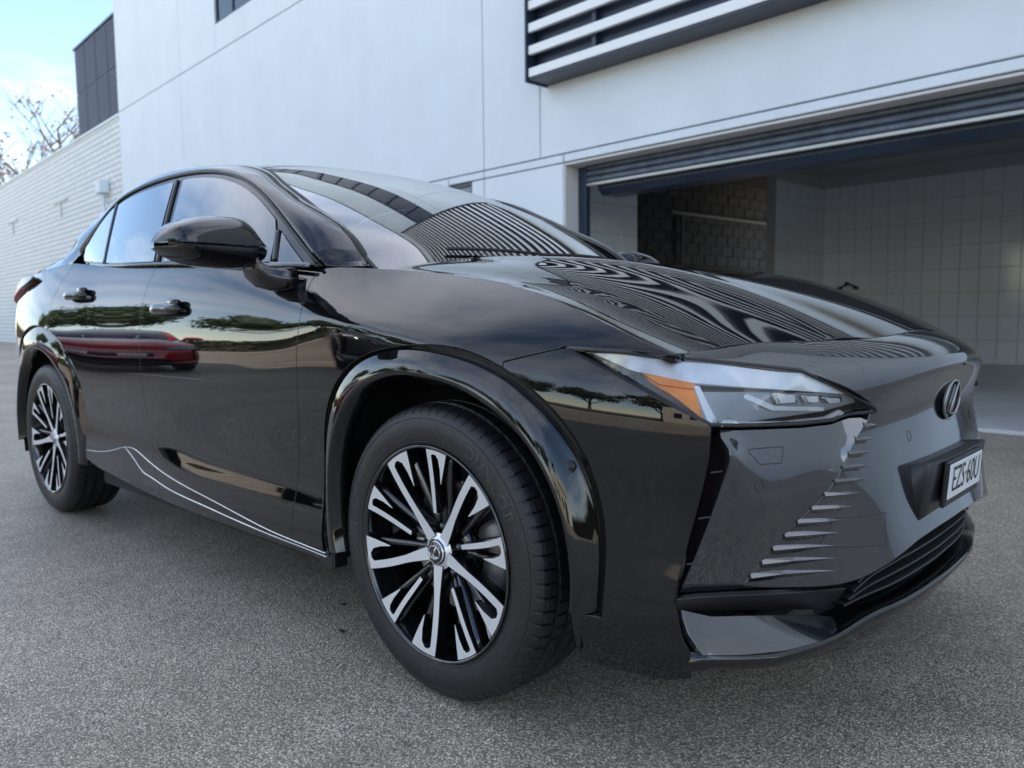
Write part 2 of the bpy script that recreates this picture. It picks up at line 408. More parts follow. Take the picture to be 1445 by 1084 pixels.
win_glass = pm('window_glass', (.012, .016, .022), .03, spec=.9)
bark_m = pm('bark', (.11, .085, .065), .9, var=(9, .35), bump=[(25, .6, 5)])
leaf_a = pm('olive_leaf', (.075, .095, .032), .6, var=(.7, .45))
leaf_b = pm('dull_green_leaf', (.05, .085, .03), .6, var=(.6, .45))
leaf_r = pm('russet_leaf', (.24, .15, .11), .6, var=(2, .35))
paint_line = pm('road_paint', (.70, .70, .67), .7, var=(8, .15))
kerb_m = pm('kerb_concrete', (.36, .35, .33), .85, var=(4, .15), bump=[(60, .3, 4)])
cream_m = pm('cream_render', (.66, .60, .48), .8, var=(.8, .05))

# faint rain streaks on the rendered wall
t = wall_w.node_tree; b_ = t.nodes['Principled BSDF']; src = b_.inputs['Base Color'].links[0].from_socket
tcs = t.nodes.new('ShaderNodeTexCoord'); mps = t.nodes.new('ShaderNodeMapping'); mps.inputs['Scale'].default_value = (1.3, 1.3, .22); ns = t.nodes.new('ShaderNodeTexNoise'); ns.inputs['Scale'].default_value = 1.; ns.inputs['Detail'].default_value = 7; ns.inputs['Roughness'].default_value = .65
rs = t.nodes.new('ShaderNodeMapRange'); rs.inputs['From Min'].default_value = .35; rs.inputs['From Max'].default_value = .75; rs.inputs['To Min'].default_value = 1.01; rs.inputs['To Max'].default_value = .955
vs = t.nodes.new('ShaderNodeVectorMath'); vs.operation = 'SCALE'
t.links.new(tcs.outputs['Object'], mps.inputs[0]); t.links.new(mps.outputs[0], ns.inputs['Vector']); t.links.new(ns.outputs['Fac'], rs.inputs['Value']); t.links.new(src, vs.inputs[0]); t.links.new(rs.outputs[0], vs.inputs['Scale']); t.links.new(vs.outputs[0], b_.inputs['Base Color'])
# painted brick relief (the courses are far finer than the picture resolves)
t = brick_w.node_tree; b_ = t.nodes['Principled BSDF']
tc_ = t.nodes.new('ShaderNodeTexCoord'); sx_ = t.nodes.new('ShaderNodeSeparateXYZ'); cx_ = t.nodes.new('ShaderNodeCombineXYZ')
bt = t.nodes.new('ShaderNodeTexBrick'); bt.inputs['Scale'].default_value = 1; bt.inputs['Brick Width'].default_value = .40; bt.inputs['Row Height'].default_value = .15
bt.inputs['Mortar Size'].default_value = .020; bt.inputs['Mortar Smooth'].default_value = .4; bt.inputs['Color1'].default_value = (.75, .76, .75, 1); bt.inputs['Color2'].default_value = (.68, .70, .70, 1); bt.inputs['Mortar'].default_value = (.42, .44, .45, 1)
bb = t.nodes.new('ShaderNodeBump'); bb.inputs['Strength'].default_value = .9; bb.inputs['Distance'].default_value = .02; bb.invert = True
t.links.new(tc_.outputs['Object'], sx_.inputs[0]); t.links.new(sx_.outputs['X'], cx_.inputs['X']); t.links.new(sx_.outputs['Z'], cx_.inputs['Y'])
t.links.new(cx_.outputs[0], bt.inputs['Vector']); t.links.new(bt.outputs['Color'], b_.inputs['Base Color']); t.links.new(bt.outputs['Fac'], bb.inputs['Height']); t.links.new(bb.outputs['Normal'], b_.inputs['Normal'])

def asphalt():
    m = bpy.data.materials.new('asphalt'); m.use_nodes = True; t = m.node_tree; b = t.nodes['Principled BSDF']; MATS['asphalt'] = m
    tc = t.nodes.new('ShaderNodeTexCoord'); L = t.links.new
    def noise(s, d, r=.6):
        n = t.nodes.new('ShaderNodeTexNoise'); n.inputs['Scale'].default_value = s; n.inputs['Detail'].default_value = d; n.inputs['Roughness'].default_value = r
        L(tc.outputs['Object'], n.inputs['Vector']); return n
    vo = t.nodes.new('ShaderNodeTexVoronoi'); vo.inputs['Scale'].default_value = 185; vo.inputs['Randomness'].default_value = 1; L(tc.outputs['Object'], vo.inputs['Vector'])
    sp = t.nodes.new('ShaderNodeSeparateColor'); L(vo.outputs['Color'], sp.inputs[0])
    r1 = t.nodes.new('ShaderNodeValToRGB'); e = r1.color_ramp.elements
    e[0].position = 0; e[0].color = (.30, .255, .20, 1); e[1].position = 1; e[1].color = (.90, .85, .77, 1)
    for p_, c_ in ((.4, .42), (.75, .52), (.93, .66)):
        k = e.new(p_); k.color = (c_*1.17, c_*.97, c_*.74, 1)
    L(sp.outputs[0], r1.inputs['Fac'])
    big = noise(.55, 5); mid = noise(5, 5, .7)
    def mr(src, lo, hi, a=.3, c=.7):
        q = t.nodes.new('ShaderNodeMapRange'); q.inputs['From Min'].default_value = a; q.inputs['From Max'].default_value = c; q.inputs['To Min'].default_value = lo; q.inputs['To Max'].default_value = hi; L(src, q.inputs['Value']); return q
    a1 = mr(big.outputs['Fac'], .74, 1.2); a2 = mr(mid.outputs['Fac'], .88, 1.12)
    st_ = noise(1.6, 3, .5); a3 = mr(st_.outputs['Fac'], 1., .80, .56, .70); mu0 = t.nodes.new('ShaderNodeMath'); mu0.operation = 'MULTIPLY'; L(a1.outputs[0], mu0.inputs[0]); L(a3.outputs[0], mu0.inputs[1])
    mu = t.nodes.new('ShaderNodeMath'); mu.operation = 'MULTIPLY'; L(mu0.outputs[0], mu.inputs[0]); L(a2.outputs[0], mu.inputs[1])
    # dark gaps between the stones
    gp = mr(vo.outputs['Distance'], 1.12, .42, .25, .62); mu2 = t.nodes.new('ShaderNodeMath'); mu2.operation = 'MULTIPLY'; L(mu.outputs[0], mu2.inputs[0]); L(gp.outputs[0], mu2.inputs[1])
    sc = t.nodes.new('ShaderNodeVectorMath'); sc.operation = 'SCALE'; L(r1.outputs['Color'], sc.inputs[0]); L(mu2.outputs[0], sc.inputs['Scale'])
    L(sc.outputs['Vector'], b.inputs['Base Color'])
    b.inputs['Roughness'].default_value = .5; b.inputs['Specular IOR Level'].default_value = .5
    bp = t.nodes.new('ShaderNodeBump'); bp.inputs['Strength'].default_value = .85; bp.inputs['Distance'].default_value = .004; bp.invert = True; L(vo.outputs['Distance'], bp.inputs['Height'])
    n3 = noise(420, 3); bp2 = t.nodes.new('ShaderNodeBump'); bp2.inputs['Strength'].default_value = .35; bp2.inputs['Distance'].default_value = .003; L(n3.outputs['Fac'], bp2.inputs['Height']); L(bp.outputs['Normal'], bp2.inputs['Normal'])
    L(bp2.outputs['Normal'], b.inputs['Normal'])
    return m
asph = asphalt()
g = obj('asphalt_ground', [(-300, -300, 0), (300, -300, 0), (300, 300, 0), (-300, 300, 0)], [(0, 1, 2, 3)], asph, smooth=False); struct(g)

# ------------------------------------------------------------------ the white building with its garage (local a along the front, d into the building)
TH = rad(-4.0813); FB = 4.65
BLD = empty('garage_building', (-math.sin(TH)*FB, math.cos(TH)*FB, 0), TH)
tag(BLD, 'white two storey building with an open roller door garage', 'building')
def wp(a0, a1, z0, z1, y0=0., y1=.16, mat=wall_w, name='wall_panel', par=BLD, bev=.006): return boxo(name, a0, a1, y0, y1, z0, z1, mat, par, bev)
J = .008
RT = 10.4
for a0, a1, z0, z1 in [(-20.38, -16.15, 0, 6.14), (-16.15, -6.19, 2.76, 6.14), (-16.15, -6.92, 0, 2.76), (-6.92, -6.19, 2.66, 2.76), (-6.92, -6.19, 0, 1.6),
                       (-6.44, -6.19, 1.6, 2.66), (-6.19, -5.175, 2.76, 6.14), (-6.19, -4.80, 0, 2.66), (-6.19, -4.80, 2.66, 2.76), (-4.80, 1.6, 2.66, 2.76),
                       (-5.175, 2.6, 2.76, 6.14), (1.6, 9.0, 0, 2.76), (2.6, 9.0, 2.76, 6.14), (9.0, 16.0, 0, 6.14),
                       (-20.38, -16.15, 6.14, RT), (-16.15, -14.25, 6.14, RT), (-14.25, -5.19, 6.14, 6.68), (-14.25, -5.19, 8.2, RT), (-5.19, 2.6, 6.14, RT), (2.6, 9.0, 6.14, RT), (9.0, 16.0, 6.14, RT)]:
    wp(a0+J, a1-J, z0+(J if z0 else 0), z1-J)
m = MB()     # backing behind the joints
for a0, a1, z0, z1 in [(-20.36, -6.95, 0, RT-.02), (-6.95, -4.82, 2.67, 6.6), (-6.42, -4.82, 0, 2.65), (-4.82, 15.9, 2.67, RT-.02), (1.62, 15.9, 0, 2.67), (-6.95, -4.82, 6.6, RT-.02)]: m.box(a0, a1, .14, .24, z0, z1)
m.build('backing_wall', jamb_m, BLD)
boxo('roof', -20.3, 15.9, .2, 16, RT-.35, RT-.1, jamb_m, BLD, 0); boxo('parapet_capping', -20.42, 16.05, -.03, .27, RT, RT+.05, screen_m, BLD)
boxo('end_wall', -20.3, -20.1, .25, 16, 0, RT-.4, wall_w, BLD, 0)
# upper windows
wa = -14.25
while wa < -6.0:
    w = empty('window', parent=BLD); w.location = (wa, 0, 6.68); m = MB(); W_ = 9.06/6; H_ = 1.52
    for q in [(0, .05, 0, H_), (W_-.05, W_, 0, H_), (.05, W_-.05, 0, .05), (.05, W_-.05, H_-.05, H_), (W_/2-.025, W_/2+.025, .05, H_-.05)]: m.box(q[0], q[1], .03, .09, q[2], q[3], .004)
    m.build('window_frame', dark_m, w); boxo('pane', .04, W_/2-.02, .055, .07, .04, H_-.04, win_glass, w, 0); boxo('pane', W_/2+.02, W_-.04, .055, .07, .04, H_-.04, win_glass, w, 0)
    wa += W_
w = empty('window', parent=BLD); w.location = (-6.92, 0, 1.6); m = MB()
for q in [(0, .05, 0, 1.06), (.43, .48, 0, 1.06), (.05, .43, 0, .05), (.05, .43, 1.01, 1.06)]: m.box(q[0], q[1], .03, .09, q[2], q[3], .004)
m.build('window_frame', dark_m, w); boxo('pane', .04, .44, .055, .07, .04, 1.02, win_glass, w, 0)
# louvred screen over the garage
LV = empty('louvre_screen', parent=BLD); LA0, LA1, LZ0, LZ1 = -5.02, 1.9, 3.565, 9.55
boxo('screen_back', LA0+.02, LA1-.02, -.20, -.17, LZ0+.02, LZ1-.02, dark_m, LV, 0)
boxo('soffit', LA0, LA1, -.33, -.012, LZ0-.012, LZ0+.012, dark_m, LV); boxo('screen_end', LA0-.03, LA0-.002, -.36, -.012, LZ0-.03, LZ1, dark_m, LV); boxo('screen_end', LA1+.002, LA1+.03, -.36, -.012, LZ0-.03, LZ1, dark_m, LV)
k = 0; zb = LZ0+.022; bl0 = None
while zb < LZ1-.1:
    if bl0 is None:
        m = MB(); m.box(LA0+.004, LA1-.004, -.335, -.285, 0, .098, .006); bl0 = m.build('louvre_blade', blade_m, LV); bl0.location.z = zb
    else:
        c = bl0.copy(); COL.objects.link(c); c.location.z = zb
    zb += .2425
for q in (LA0+.9, LA0+2.6, LA0+4.3, LA0+6): boxo('screen_post', q, q+.05, -.275, -.21, LZ0+.02, LZ1-.02, dark_m, LV, .003)

# garage opening
boxo('door_jamb', -4.80, -4.775, .004, .22, 0, 2.655, jamb_m, BLD, .003); boxo('door_head', -4.77, 1.59, .004, .22, 2.628, 2.652, jamb_m, BLD, .003)
RD = empty('roller_door', parent=BLD)
boxo('door_track', -4.77, -4.66, .225, .30, .02, 2.62, dark_m, RD); boxo('door_track', 1.47, 1.58, .225, .30, .02, 2.62, dark_m, RD)
prof = [(-.004, 0), (.016, .004), (.022, .018), (.022, .05), (.014, .062), (-.004, .068)]
for k in range(3):
    z0 = 2.44+k*.07; rows = [[(a, .262-p_, z0+q_) for p_, q_ in prof] for a in (-4.665, 1.475)]
    loft('door_slat', rows, slat_m, RD)
boxo('bottom_rail', -4.665, 1.475, .235, .285, 2.40, 2.436, alu, RD, .006)
boxo('door_drum', -4.63, 1.46, .33, .72, 2.30, 2.64, dark_m, RD, .07)
# inside
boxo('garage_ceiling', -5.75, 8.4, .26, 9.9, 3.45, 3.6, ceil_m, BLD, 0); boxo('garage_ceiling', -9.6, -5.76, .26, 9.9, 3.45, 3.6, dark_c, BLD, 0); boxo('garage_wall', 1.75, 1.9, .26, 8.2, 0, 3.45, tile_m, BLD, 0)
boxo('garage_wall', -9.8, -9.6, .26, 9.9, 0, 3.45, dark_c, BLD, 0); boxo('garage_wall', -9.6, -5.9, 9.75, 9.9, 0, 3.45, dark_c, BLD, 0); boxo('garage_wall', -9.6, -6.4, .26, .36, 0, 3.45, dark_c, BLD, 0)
fl = boxo('garage_floor', -9.6, 1.74, .15, 9.7, -.05, .03, floor_m, None, 0); fl.location = BLD.location; fl.rotation_euler = BLD.rotation_euler; struct(fl)
def tiled(axis, pos, u0, u1, n, rows, thick):
    w = empty('tiled_wall', parent=BLD); tw = (u1-u0)/n; th = .40; m = MB()
    if axis == 'd': m.box(u0-.02, u1+.02, pos+.012, pos+thick, 0, 3.45)         # faces the street
    else: m.box(pos-thick, pos-.012, u0, u1, 0, 3.45)                           # side wall
    m.build('tile_backing', grout_m, w); first = None
    for i in range(n):
        for j in range(rows):
            if first is None:
                m = MB(); g_ = .004
                if axis == 'd': m.box(g_, tw-g_, 0, .012, g_, th-g_, .003)
                else: m.box(-.012, 0, g_, tw-g_, g_, th-g_, .003)
                q = first = m.build('tile', tile_m, w)
            else: q = first.copy(); COL.objects.link(q)
            q.location = (u0+i*tw, pos, .035+j*th) if axis == 'd' else (pos, u0+i*tw, .035+j*th)
            q.rotation_euler = (random.uniform(-.004, .004), 0, random.uniform(-.004, .004))
    return w
random.seed(4)
tiled('d', 8.02, -5.66, -1.16, 15, 8, .2)
boxo('garage_wall', -1.14, 1.75, 8.02, 8.2, 0, 3.45, tile_m, BLD, 0)
tiled('a', -5.66, .30, 2.42, 6, 8, .18); tiled('a', -5.66, 6.25, 8.0, 5, 8, .18)
# dark block wall seen through the gap in the side wall
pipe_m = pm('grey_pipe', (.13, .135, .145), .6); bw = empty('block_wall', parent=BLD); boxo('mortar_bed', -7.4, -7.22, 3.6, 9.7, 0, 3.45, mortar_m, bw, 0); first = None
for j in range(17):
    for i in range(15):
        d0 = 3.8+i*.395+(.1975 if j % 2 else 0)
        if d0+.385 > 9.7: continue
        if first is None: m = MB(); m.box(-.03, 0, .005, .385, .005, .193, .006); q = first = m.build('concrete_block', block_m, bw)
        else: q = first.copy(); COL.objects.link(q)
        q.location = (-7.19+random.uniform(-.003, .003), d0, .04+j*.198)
m = MB(); m.tube([(-7.13, 5.55, .05), (-7.13, 5.55, 2.75)], .03, 8); m.build('conduit', pipe_m, bw); m = MB(); m.tube([(-7.12, 5.2, 2.75), (-7.12, 9.4, 2.75)], .035, 8); m.build('pipe', pipe_m, bw)
# taps on the tiled wall
tp = empty('wall_tap', parent=BLD); m = MB()
for a in (-5.28, -4.98): m.tube([(a, 7.99, 1.36), (a, 7.90, 1.36)], .03, 10); m.box(a-.05, a+.05, 7.885, 7.90, 1.352, 1.368)
m.tube([(-5.13, 7.99, 1.44), (-5.13, 7.86, 1.46), (-5.13, 7.82, 1.40)], .022, 8); m.tube([(-5.28, 7.97, 1.38), (-5.13, 7.97, 1.44), (-4.98, 7.97, 1.38)], .018, 6)
m.build('tap_body', rubber_m, tp)
hr = MB(); hr.tube([(-5.60, 7.0, 1.42), (-5.5, 7.0, 1.42)], [.09, .07], 14); hr.build('hose_hook', rubber_m, BLD, True)

# ------------------------------------------------------------------ white brick wing with the rooftop screen
BW = empty('brick_wall', BLD.location, TH); tag(BW, 'long white painted brick wall with rain head and downpipe', 'wall')
boxo('brickwork', -60, -20.42, .06, .36, 0, 6.08, brick_w, BW, 0); boxo('coping', -60, -20.42, .02, .40, 6.083, 6.15, wall_w, BW)
boxo('rain_head', -22.05, -21.62, -.20, .055, 4.28, 4.62, wall_w, BW, .02); m = MB(); m.tube([(-21.83, -.05, 4.3), (-21.83, -.05, 0)], .055, 10); m.build('downpipe', wall_w, BW, True)
for a in (-26.6, -33.5): m = MB(); m.box(a-.8, a+.8, .0, .055, 4.57, 4.62, .01); m.box(a-.04, a+.04, .01, .055, 4.1, 4.565, .01); m.build('cable_duct', duct_m, BW)
SCR = empty('rooftop_screen', BLD.location, TH); tag(SCR, 'dark grey slatted plant screen standing above the white brick wall', 'screen')
first = None
for i in range(4):
    for j in range(2):
        w_ = 4.04/4
        m = MB(); nsl = 15; 
        if first is None:
            m.box(0, w_-.02, .05, .07, 0, 1.2)
            for q in range(nsl): m.box(.01, w_-.03, .015, .05, .01+q*.08, .01+q*.08+.05, 0)
            q = first = m.build('screen_panel', screen_m, SCR)
        else: q = first.copy(); COL.objects.link(q)
        q.location = (-24.46+i*w_, .10, 6.2+j*1.22)
for i in range(5): boxo('screen_post', -24.48+i*4.04/4-.015, -24.48+i*4.04/4+.045, .18, .26, 6.155, 8.64, dark_m, SCR, 0)
boxo('screen_rail', -24.5, -20.42, .08, .178, 8.645, 8.70, dark_m, SCR, 0)

# ------------------------------------------------------------------ trees
def tree(name, x, y, h, spread, leafmat, label, group, seed, nleaf=3500, leaf=.16, dens=1., branches=7, trunk_r=.16):
    rng = np.random.default_rng(seed); T = empty(name, (x, y, 0)); tag(T, label, 'tree', group)
    m = MB(); tips = []
    def grow(p, d, L, r, lev):
        pts = [p]; q = p.copy(); dd = d.copy(); n = 4
        for _ in range(n):
            dd = dd+rng.normal(0, .16, 3); dd[2] += .06; dd /= np.linalg.norm(dd); q = q+dd*L/n; pts.append(q.copy())
        m.tube(pts, np.linspace(r, r*.55, n+1), 7 if lev < 2 else 4, False)
        if lev >= 3: tips.extend(pts[1:]); return
        for k in range(branches if lev == 0 else 4):
            f = rng.uniform(.45, 1) if lev else rng.uniform(.4, 1); i = min(int(f*n), n-1); s = pts[i]+(pts[i+1]-pts[i])*(f*n-i)
            an = rng.uniform(0, 2*math.pi); e = np.array([math.cos(an), math.sin(an), rng.uniform(.15, 1.)]); e = e*.75+dd*.35; e /= np.linalg.norm(e)
            grow(s, e, L*rng.uniform(.5, .72)*(spread if lev == 0 else 1), r*.5, lev+1)
        tips.append(q)
    grow(np.array([0, 0, -.05]), np.array([0, 0, 1.]), h*.5, trunk_r, 0)
    m.build('trunk', bark_m, T, True)
    tips = np.array(tips); c = tips[rng.integers(0, len(tips), nleaf)]+rng.normal(0, .16*spread*h/6*dens, (nleaf, 3))
    a = rng.normal(0, 1, (nleaf, 3)); a /= np.linalg.norm(a, axis=1)[:, None]; b = np.cross(a, rng.normal(0, 1, (nleaf, 3))); b /= np.linalg.norm(b, axis=1)[:, None]
    s = leaf*rng.uniform(.5, 1.2, (nleaf, 1)); V = np.stack([c-a*s, c+b*s*.45, c+a*s, c-b*s*.45], 1).reshape(-1, 3)
    obj('crown', V, np.arange(nleaf*4).reshape(-1, 4), leafmat, T, smooth=False)
    return T
tree('street_tree', -47, 12.4, 19.5, .62, leaf_r, 'thin half bare tree with russet leaves behind the brick wall', None, 3, 520, .15, 1.3, 8, .22)
tree('street_tree', -53.5, 12.6, 20.5, .6, leaf_r, 'taller bare tree with few russet leaves farther behind the brick wall', None, 8, 520, .15, 1.3, 8, .22)
tree('street_tree', -42.6, 12.8, 17.5, .62, leaf_r, 'smaller thin tree with sparse russet leaves just behind the brick wall', None, 14, 320, .14, 1.3, 7, .18)
for i, (x, y, h) in enumerate([(-38, -13.5, 9), (-33, -19.5, 8.5), (-28, -17, 7.8), (-23, -20.5, 9.5), (-18, -19, 7.5), (-12, -22, 9), (-6, -21, 8), (-1, -25, 8.5)]):
    tree('roadside_tree', x, y, h, .95, leaf_a if i % 2 else leaf_b, 'leafy olive green roadside tree across the car park', 'roadside trees across the car park', 20+i, 5200, .22, 1.2, 8, .17)
# ------------------------------------------------------------------ car materials
paint = pm('black_car_paint', (.0035, .0035, .0042), .02, coat=1, crough=.0, ior=1.5, spec=.05)
paint_f = pm('reflection_greyed_front_paint', (.016, .0175, .020), .16, coat=1, ior=1.5, spec=.3, cior=1.85)  # black body paint, greyed to stand in for bright reflections on the front
blackg = pm('gloss_black_trim', (.003, .003, .0035), .03, ior=1.65)
satin = pm('satin_black_trim', (.012, .012, .013), .35)
dark_in = pm('cabin_black', (.010, .010, .011), .75)
seat_m = pm('black_seat_leather', (.018, .018, .020), .45, bump=[(180, .15, 3)])
tyre_m = pm('tyre_rubber', (.013, .013, .014), .42, bump=[(260, .25, 3), (30, .06, 2)], var=(14, .25))
mach = pm('machined_alloy', (.82, .83, .85), .30, metal=.55)
rimblk = pm('gloss_black_alloy', (.006, .006, .007), .10, coat=1, ior=1.55)
disc_m = pm('brake_steel', (.33, .33, .34), .35, metal=1, var=(40, .2))
calip = pm('cast_caliper', (.20, .20, .20), .45, metal=.7)
tint = glass_mat('privacy_glass', (.05, .055, .06), 0, 1.65, 2.5)
tintf = glass_mat('front_side_glass', (.20, .22, .23), 0, 1.65, 2.5)
screen_g = glass_mat('windscreen_glass', (.40, .46, .46), 0, 1.65, 2.6)
lens_g = glass_mat('lamp_lens', (.93, .94, .95), 0, 1.5, 1.15)
amber = pm('amber_reflector', (1.0, .37, .07), .3, spec=.4)
lampgrey = pm('lamp_bezel', (.40, .42, .45), .3)
lampwhite = pm('lamp_light_guide', (.90, .92, .94), .20, spec=.6)
lampchrome = pm('lamp_reflector', (.80, .82, .85), .10, metal=1)
red_l = pm('tail_red', (.34, .012, .018), .28, spec=.3)
plate_w = pm('plate_white', (.70, .72, .72), .35); plate_k = pm('plate_black', (.012, .012, .014), .4)
satin_g = pm('grey_finisher', (.22, .23, .25), .35, metal=.5)
silver = pm('bright_strip', (.55, .57, .60), .2, metal=1)

CAR = empty('parked_car')
tag(CAR, 'glossy black electric crossover with machined alloy wheels parked before the open garage', 'car')
def sd(a, b): return np.stack([a, -side(a, b), b], 1)                 # body side over (x, z)
def gl(a, b): return np.stack([a, -glass(a, b), b], 1)                # side glass over (x, z)
def hd(a, b): return np.stack([a, -b, hood(a, b)], 1)                 # bonnet over (x, Y)
def P3(x, z, f=side, off=0.): return (x, -(float(f(x, z))+off), z)
def dense(pts, n=10):
    return curve3([(a, b, 0) for a, b in pts], n)[:, :2].tolist()

# ---- wheel arches: radius against angle (degrees from forward, through the top)
AE = Sp([-20, 5, 22, 36, 45, 60, 75, 90, 108, 121, 134, 147, 159, 172, 190], [.505, .520, .546, .565, .560, .543, .531, .519, .528, .546, .550, .530, .496, .470, .455])   # body edge
AO = Sp([-20, 5, 24, 34, 43, 53, 66, 84, 97, 108, 121, 134, 147, 159, 172, 190], [.480, .497, .518, .528, .526, .520, .509, .502, .511, .522, .540, .544, .524, .490, .463, .448])
AI = Sp([-20, 5, 30, 37, 45, 54, 62, 76, 90, 100, 111, 124, 140, 155, 172, 190], [.440, .455, .467, .466, .463, .456, .449, .445, .446, .452, .460, .470, .462, .437, .412, .395])
CZ = .366
def arch_pts(f, a0, a1, n, cx=0., k=1., dr=0.):
    t_ = np.linspace(a0, a1, n); r = f(t_)*k+dr
    return [(cx+q*math.cos(rad(w)), CZ+q*math.sin(rad(w))) for q, w in zip(r, t_)]
RX = -2.85
def rear_r(w): return AO(w)*1.0+.045*np.exp(-((np.asarray(w)-45)/38.)**2)+.03*np.exp(-((np.asarray(w)-95)/30.)**2)+.012
def rear_i(w): return .446+0*np.asarray(w, float)

# ---- sheet metal of the side
DF = [(-.579, 1.094), (-.574, 1.05), (-.552, .968), (-.566, .85), (-.574, .743), (-.592, .60), (-.612, .43), (-.628, .30), (-.640, .252)]
DD = [(-1.672, 1.150), (-1.694, 1.05), (-1.697, .951), (-1.692, .87), (-1.690, .75), (-1.682, .62), (-1.655, .50), (-1.625, .40), (-1.588, .31), (-1.598, .256)]
belt = Sp([-2.75, -2.49, -2.26, -1.58, -.81, -.572, -.5], [1.222, 1.202, 1.184, 1.155, 1.112, 1.099, 1.095])
bx = lambda a, b, n: [(x, float(belt(x))) for x in np.linspace(a, b, n)]
df = dense(DF, 22); dd_ = dense(DD, 22)
panel('front_door', df+[(-.9, .2495), (-1.3, .252)]+dd_[::-1]+bx(-1.66, -.60, 9), sd, 1, paint, CAR, .028, both=True)
re_ = dense([(-2.60, 1.211), (-2.665, 1.12), (-2.70, 1.03), (-2.712, .95)], 8)
ra = arch_pts(rear_r, 72, -4, 20, RX)
panel('rear_door', dd_+[(-1.75, .262), (-2.0, .283), (-2.22, .305)]+ra[::-1]+re_[::-1]+bx(-2.58, -1.69, 8), sd, 1, paint, CAR, .028, both=True)
crest_x = np.linspace(-.50, .655, 22)
hl_top = [(.62, .8755), (.54, .8815), (.47, .885), (.406, .8865)]
fa = arch_pts(AE, 61, 180, 30)
panel('front_fender', df[:-3]+[(-.628, .30), (-.638, .252), (-.46, .250)]+fa[::-1]+dense([(.262, .853), (.33, .870), (.406, .8865)], 5)+hl_top[::-1]+[(x, float(CREST(x))) for x in crest_x[::-1]]+[(-.55, 1.0965)], sd, 1, paint, CAR, .022, both=True)
fb = arch_pts(AE, 61, -3, 20)
slit = [(.723, .747), (.722, .70), (.712, .64), (.697, .575), (.683, .515), (.674, .46), (.665, .405)]
panel('bumper_corner', dense([(.262, .851), (.33, .868), (.404, .8845)], 5)+dense([(.404, .8845), (.501, .846), (.612, .798), (.70, .757), (.723, .747)], 9)[1:]+dense(slit, 12)[1:]+[(.674, .372), (.684, .33), (.697, .303), (.694, .252), (.64, .232), (.57, .226), (.50, .222), (.442, .224), (.438, .335)]+fb[::-1], sd, 1, paint, CAR, .02, both=True)
# rear quarter behind the door and over the wheel
rq = re_[::-1]
ra2 = arch_pts(rear_r, 72, 178, 22, RX)
panel('rear_quarter', [(-2.60, 1.213)]+re_[1:]+ra2+[(-3.44, .33), (-3.72, .36), (-3.80, .55), (-3.80, .80), (-3.74, 1.05), (-3.55, 1.135), (-3.2, 1.175), (-2.9, 1.20)], sd, 1, paint, CAR, .03, both=True)

# ---- inner dark shell, floor and wheel wells
def shell(a, b): return np.stack([a, -side(a, b)+.030, b], 1)
circ = lambda cx, r, a0, a1, n: [(cx+r*math.cos(rad(w)), CZ+r*math.sin(rad(w))) for w in np.linspace(a0, a1, n)]
panel('inner_shell', [(-3.7, .30)]+circ(RX, .47, 188, -8, 20)+[(-2.2, .27), (-.6, .27)]+circ(0, .475, 192, -12, 20)+[(.60, .27), (.62, .74), (.40, .84), (.45, .85), (0, .97), (-.5, 1.05), (-1.6, 1.10), (-2.5, 1.14), (-3.5, 1.09), (-3.7, .9)], shell, 1, dark_in, CAR, .06, 0, .004, both=True)
m = MB(); m.box(-2.3, -.55, -.86, .86, .22, .27); m.box(-3.65, 1.0-.35, -.52, .52, .22, .27); m.box(-.50, .60, -.50, .50, .27, .84); m.box(-3.6, -2.35, -.50, .50, .27, .95); m.box(-.62, -.52, -.82, .82, .27, 1.02); m.box(.55, .62, -.76, .76, .27, .66)
m.build('underbody', dark_in, CAR)
for cx in (0, RX):
    for s in (1, -1):
        R_ = .468; rows = []
        for w in np.linspace(-14, 194, 30):
            c, q = math.cos(rad(w)), math.sin(rad(w)); rows.append([(cx+R_*c, -s*.90, CZ+R_*q), (cx+R_*c, -s*.74, CZ+R_*q), (cx+R_*c, -s*.56, CZ+R_*q), (cx, -s*.555, CZ+.1)])
        loft('wheel_well', rows, satin, CAR)

# ---- arch mouldings
def moulding(cx, fe, fo, fi, a0, a1, body):
    rows = []; rows2 = []
    for w in np.linspace(a0, a1, 60):
        c, q = math.cos(rad(w)), math.sin(rad(w))
        def pt(r, Y): return (cx+r*c, -Y, CZ+r*q)
        re, ro, ri = float(fe(w)), float(fo(w)), float(fi(w))
        ye = float(side(cx+re*c, CZ+re*q)); yo = min(ye, .936)-.007; yi = max(yo+.008+.016*max(math.sin(rad(w)), 0)**2, .930+.010*max(math.sin(rad(w)), 0))
        rm = ro+(ri-ro)*.5
        rows.append([pt(ro+.004, yo-.02), pt(ro+.0015, yo-.001), pt(ro-.003, yo+.001), pt(ro+(ri-ro)*.25, yo+(yi-yo)*.42), pt(rm, yo+(yi-yo)*.74), pt(ro+(ri-ro)*.8, yo+(yi-yo)*.96), pt(ri+.004, yi), pt(ri, yi-.002), pt(ri-.004, yi-.008), pt(ri-.02, yi-.03), pt(ri-.022, yi-.05)])
        rows2.append([pt(re-.001, ye-.006), pt(re-.004, ye-.010), pt(re+(ro-re)*.5, (ye+yo)/2-.009), pt(ro+.002, yo-.006), pt(ro-.002, yo-.02)])
    loft('arch_moulding', rows, blackg, CAR, both=True); loft('arch_flange', rows2, paint, CAR, both=True)
moulding(0, AE, AO, AI, -3, 190, 1)
moulding(RX, lambda w: rear_r(w)+.004, lambda w: rear_r(w)-.004, rear_i, -8, 186, 1)
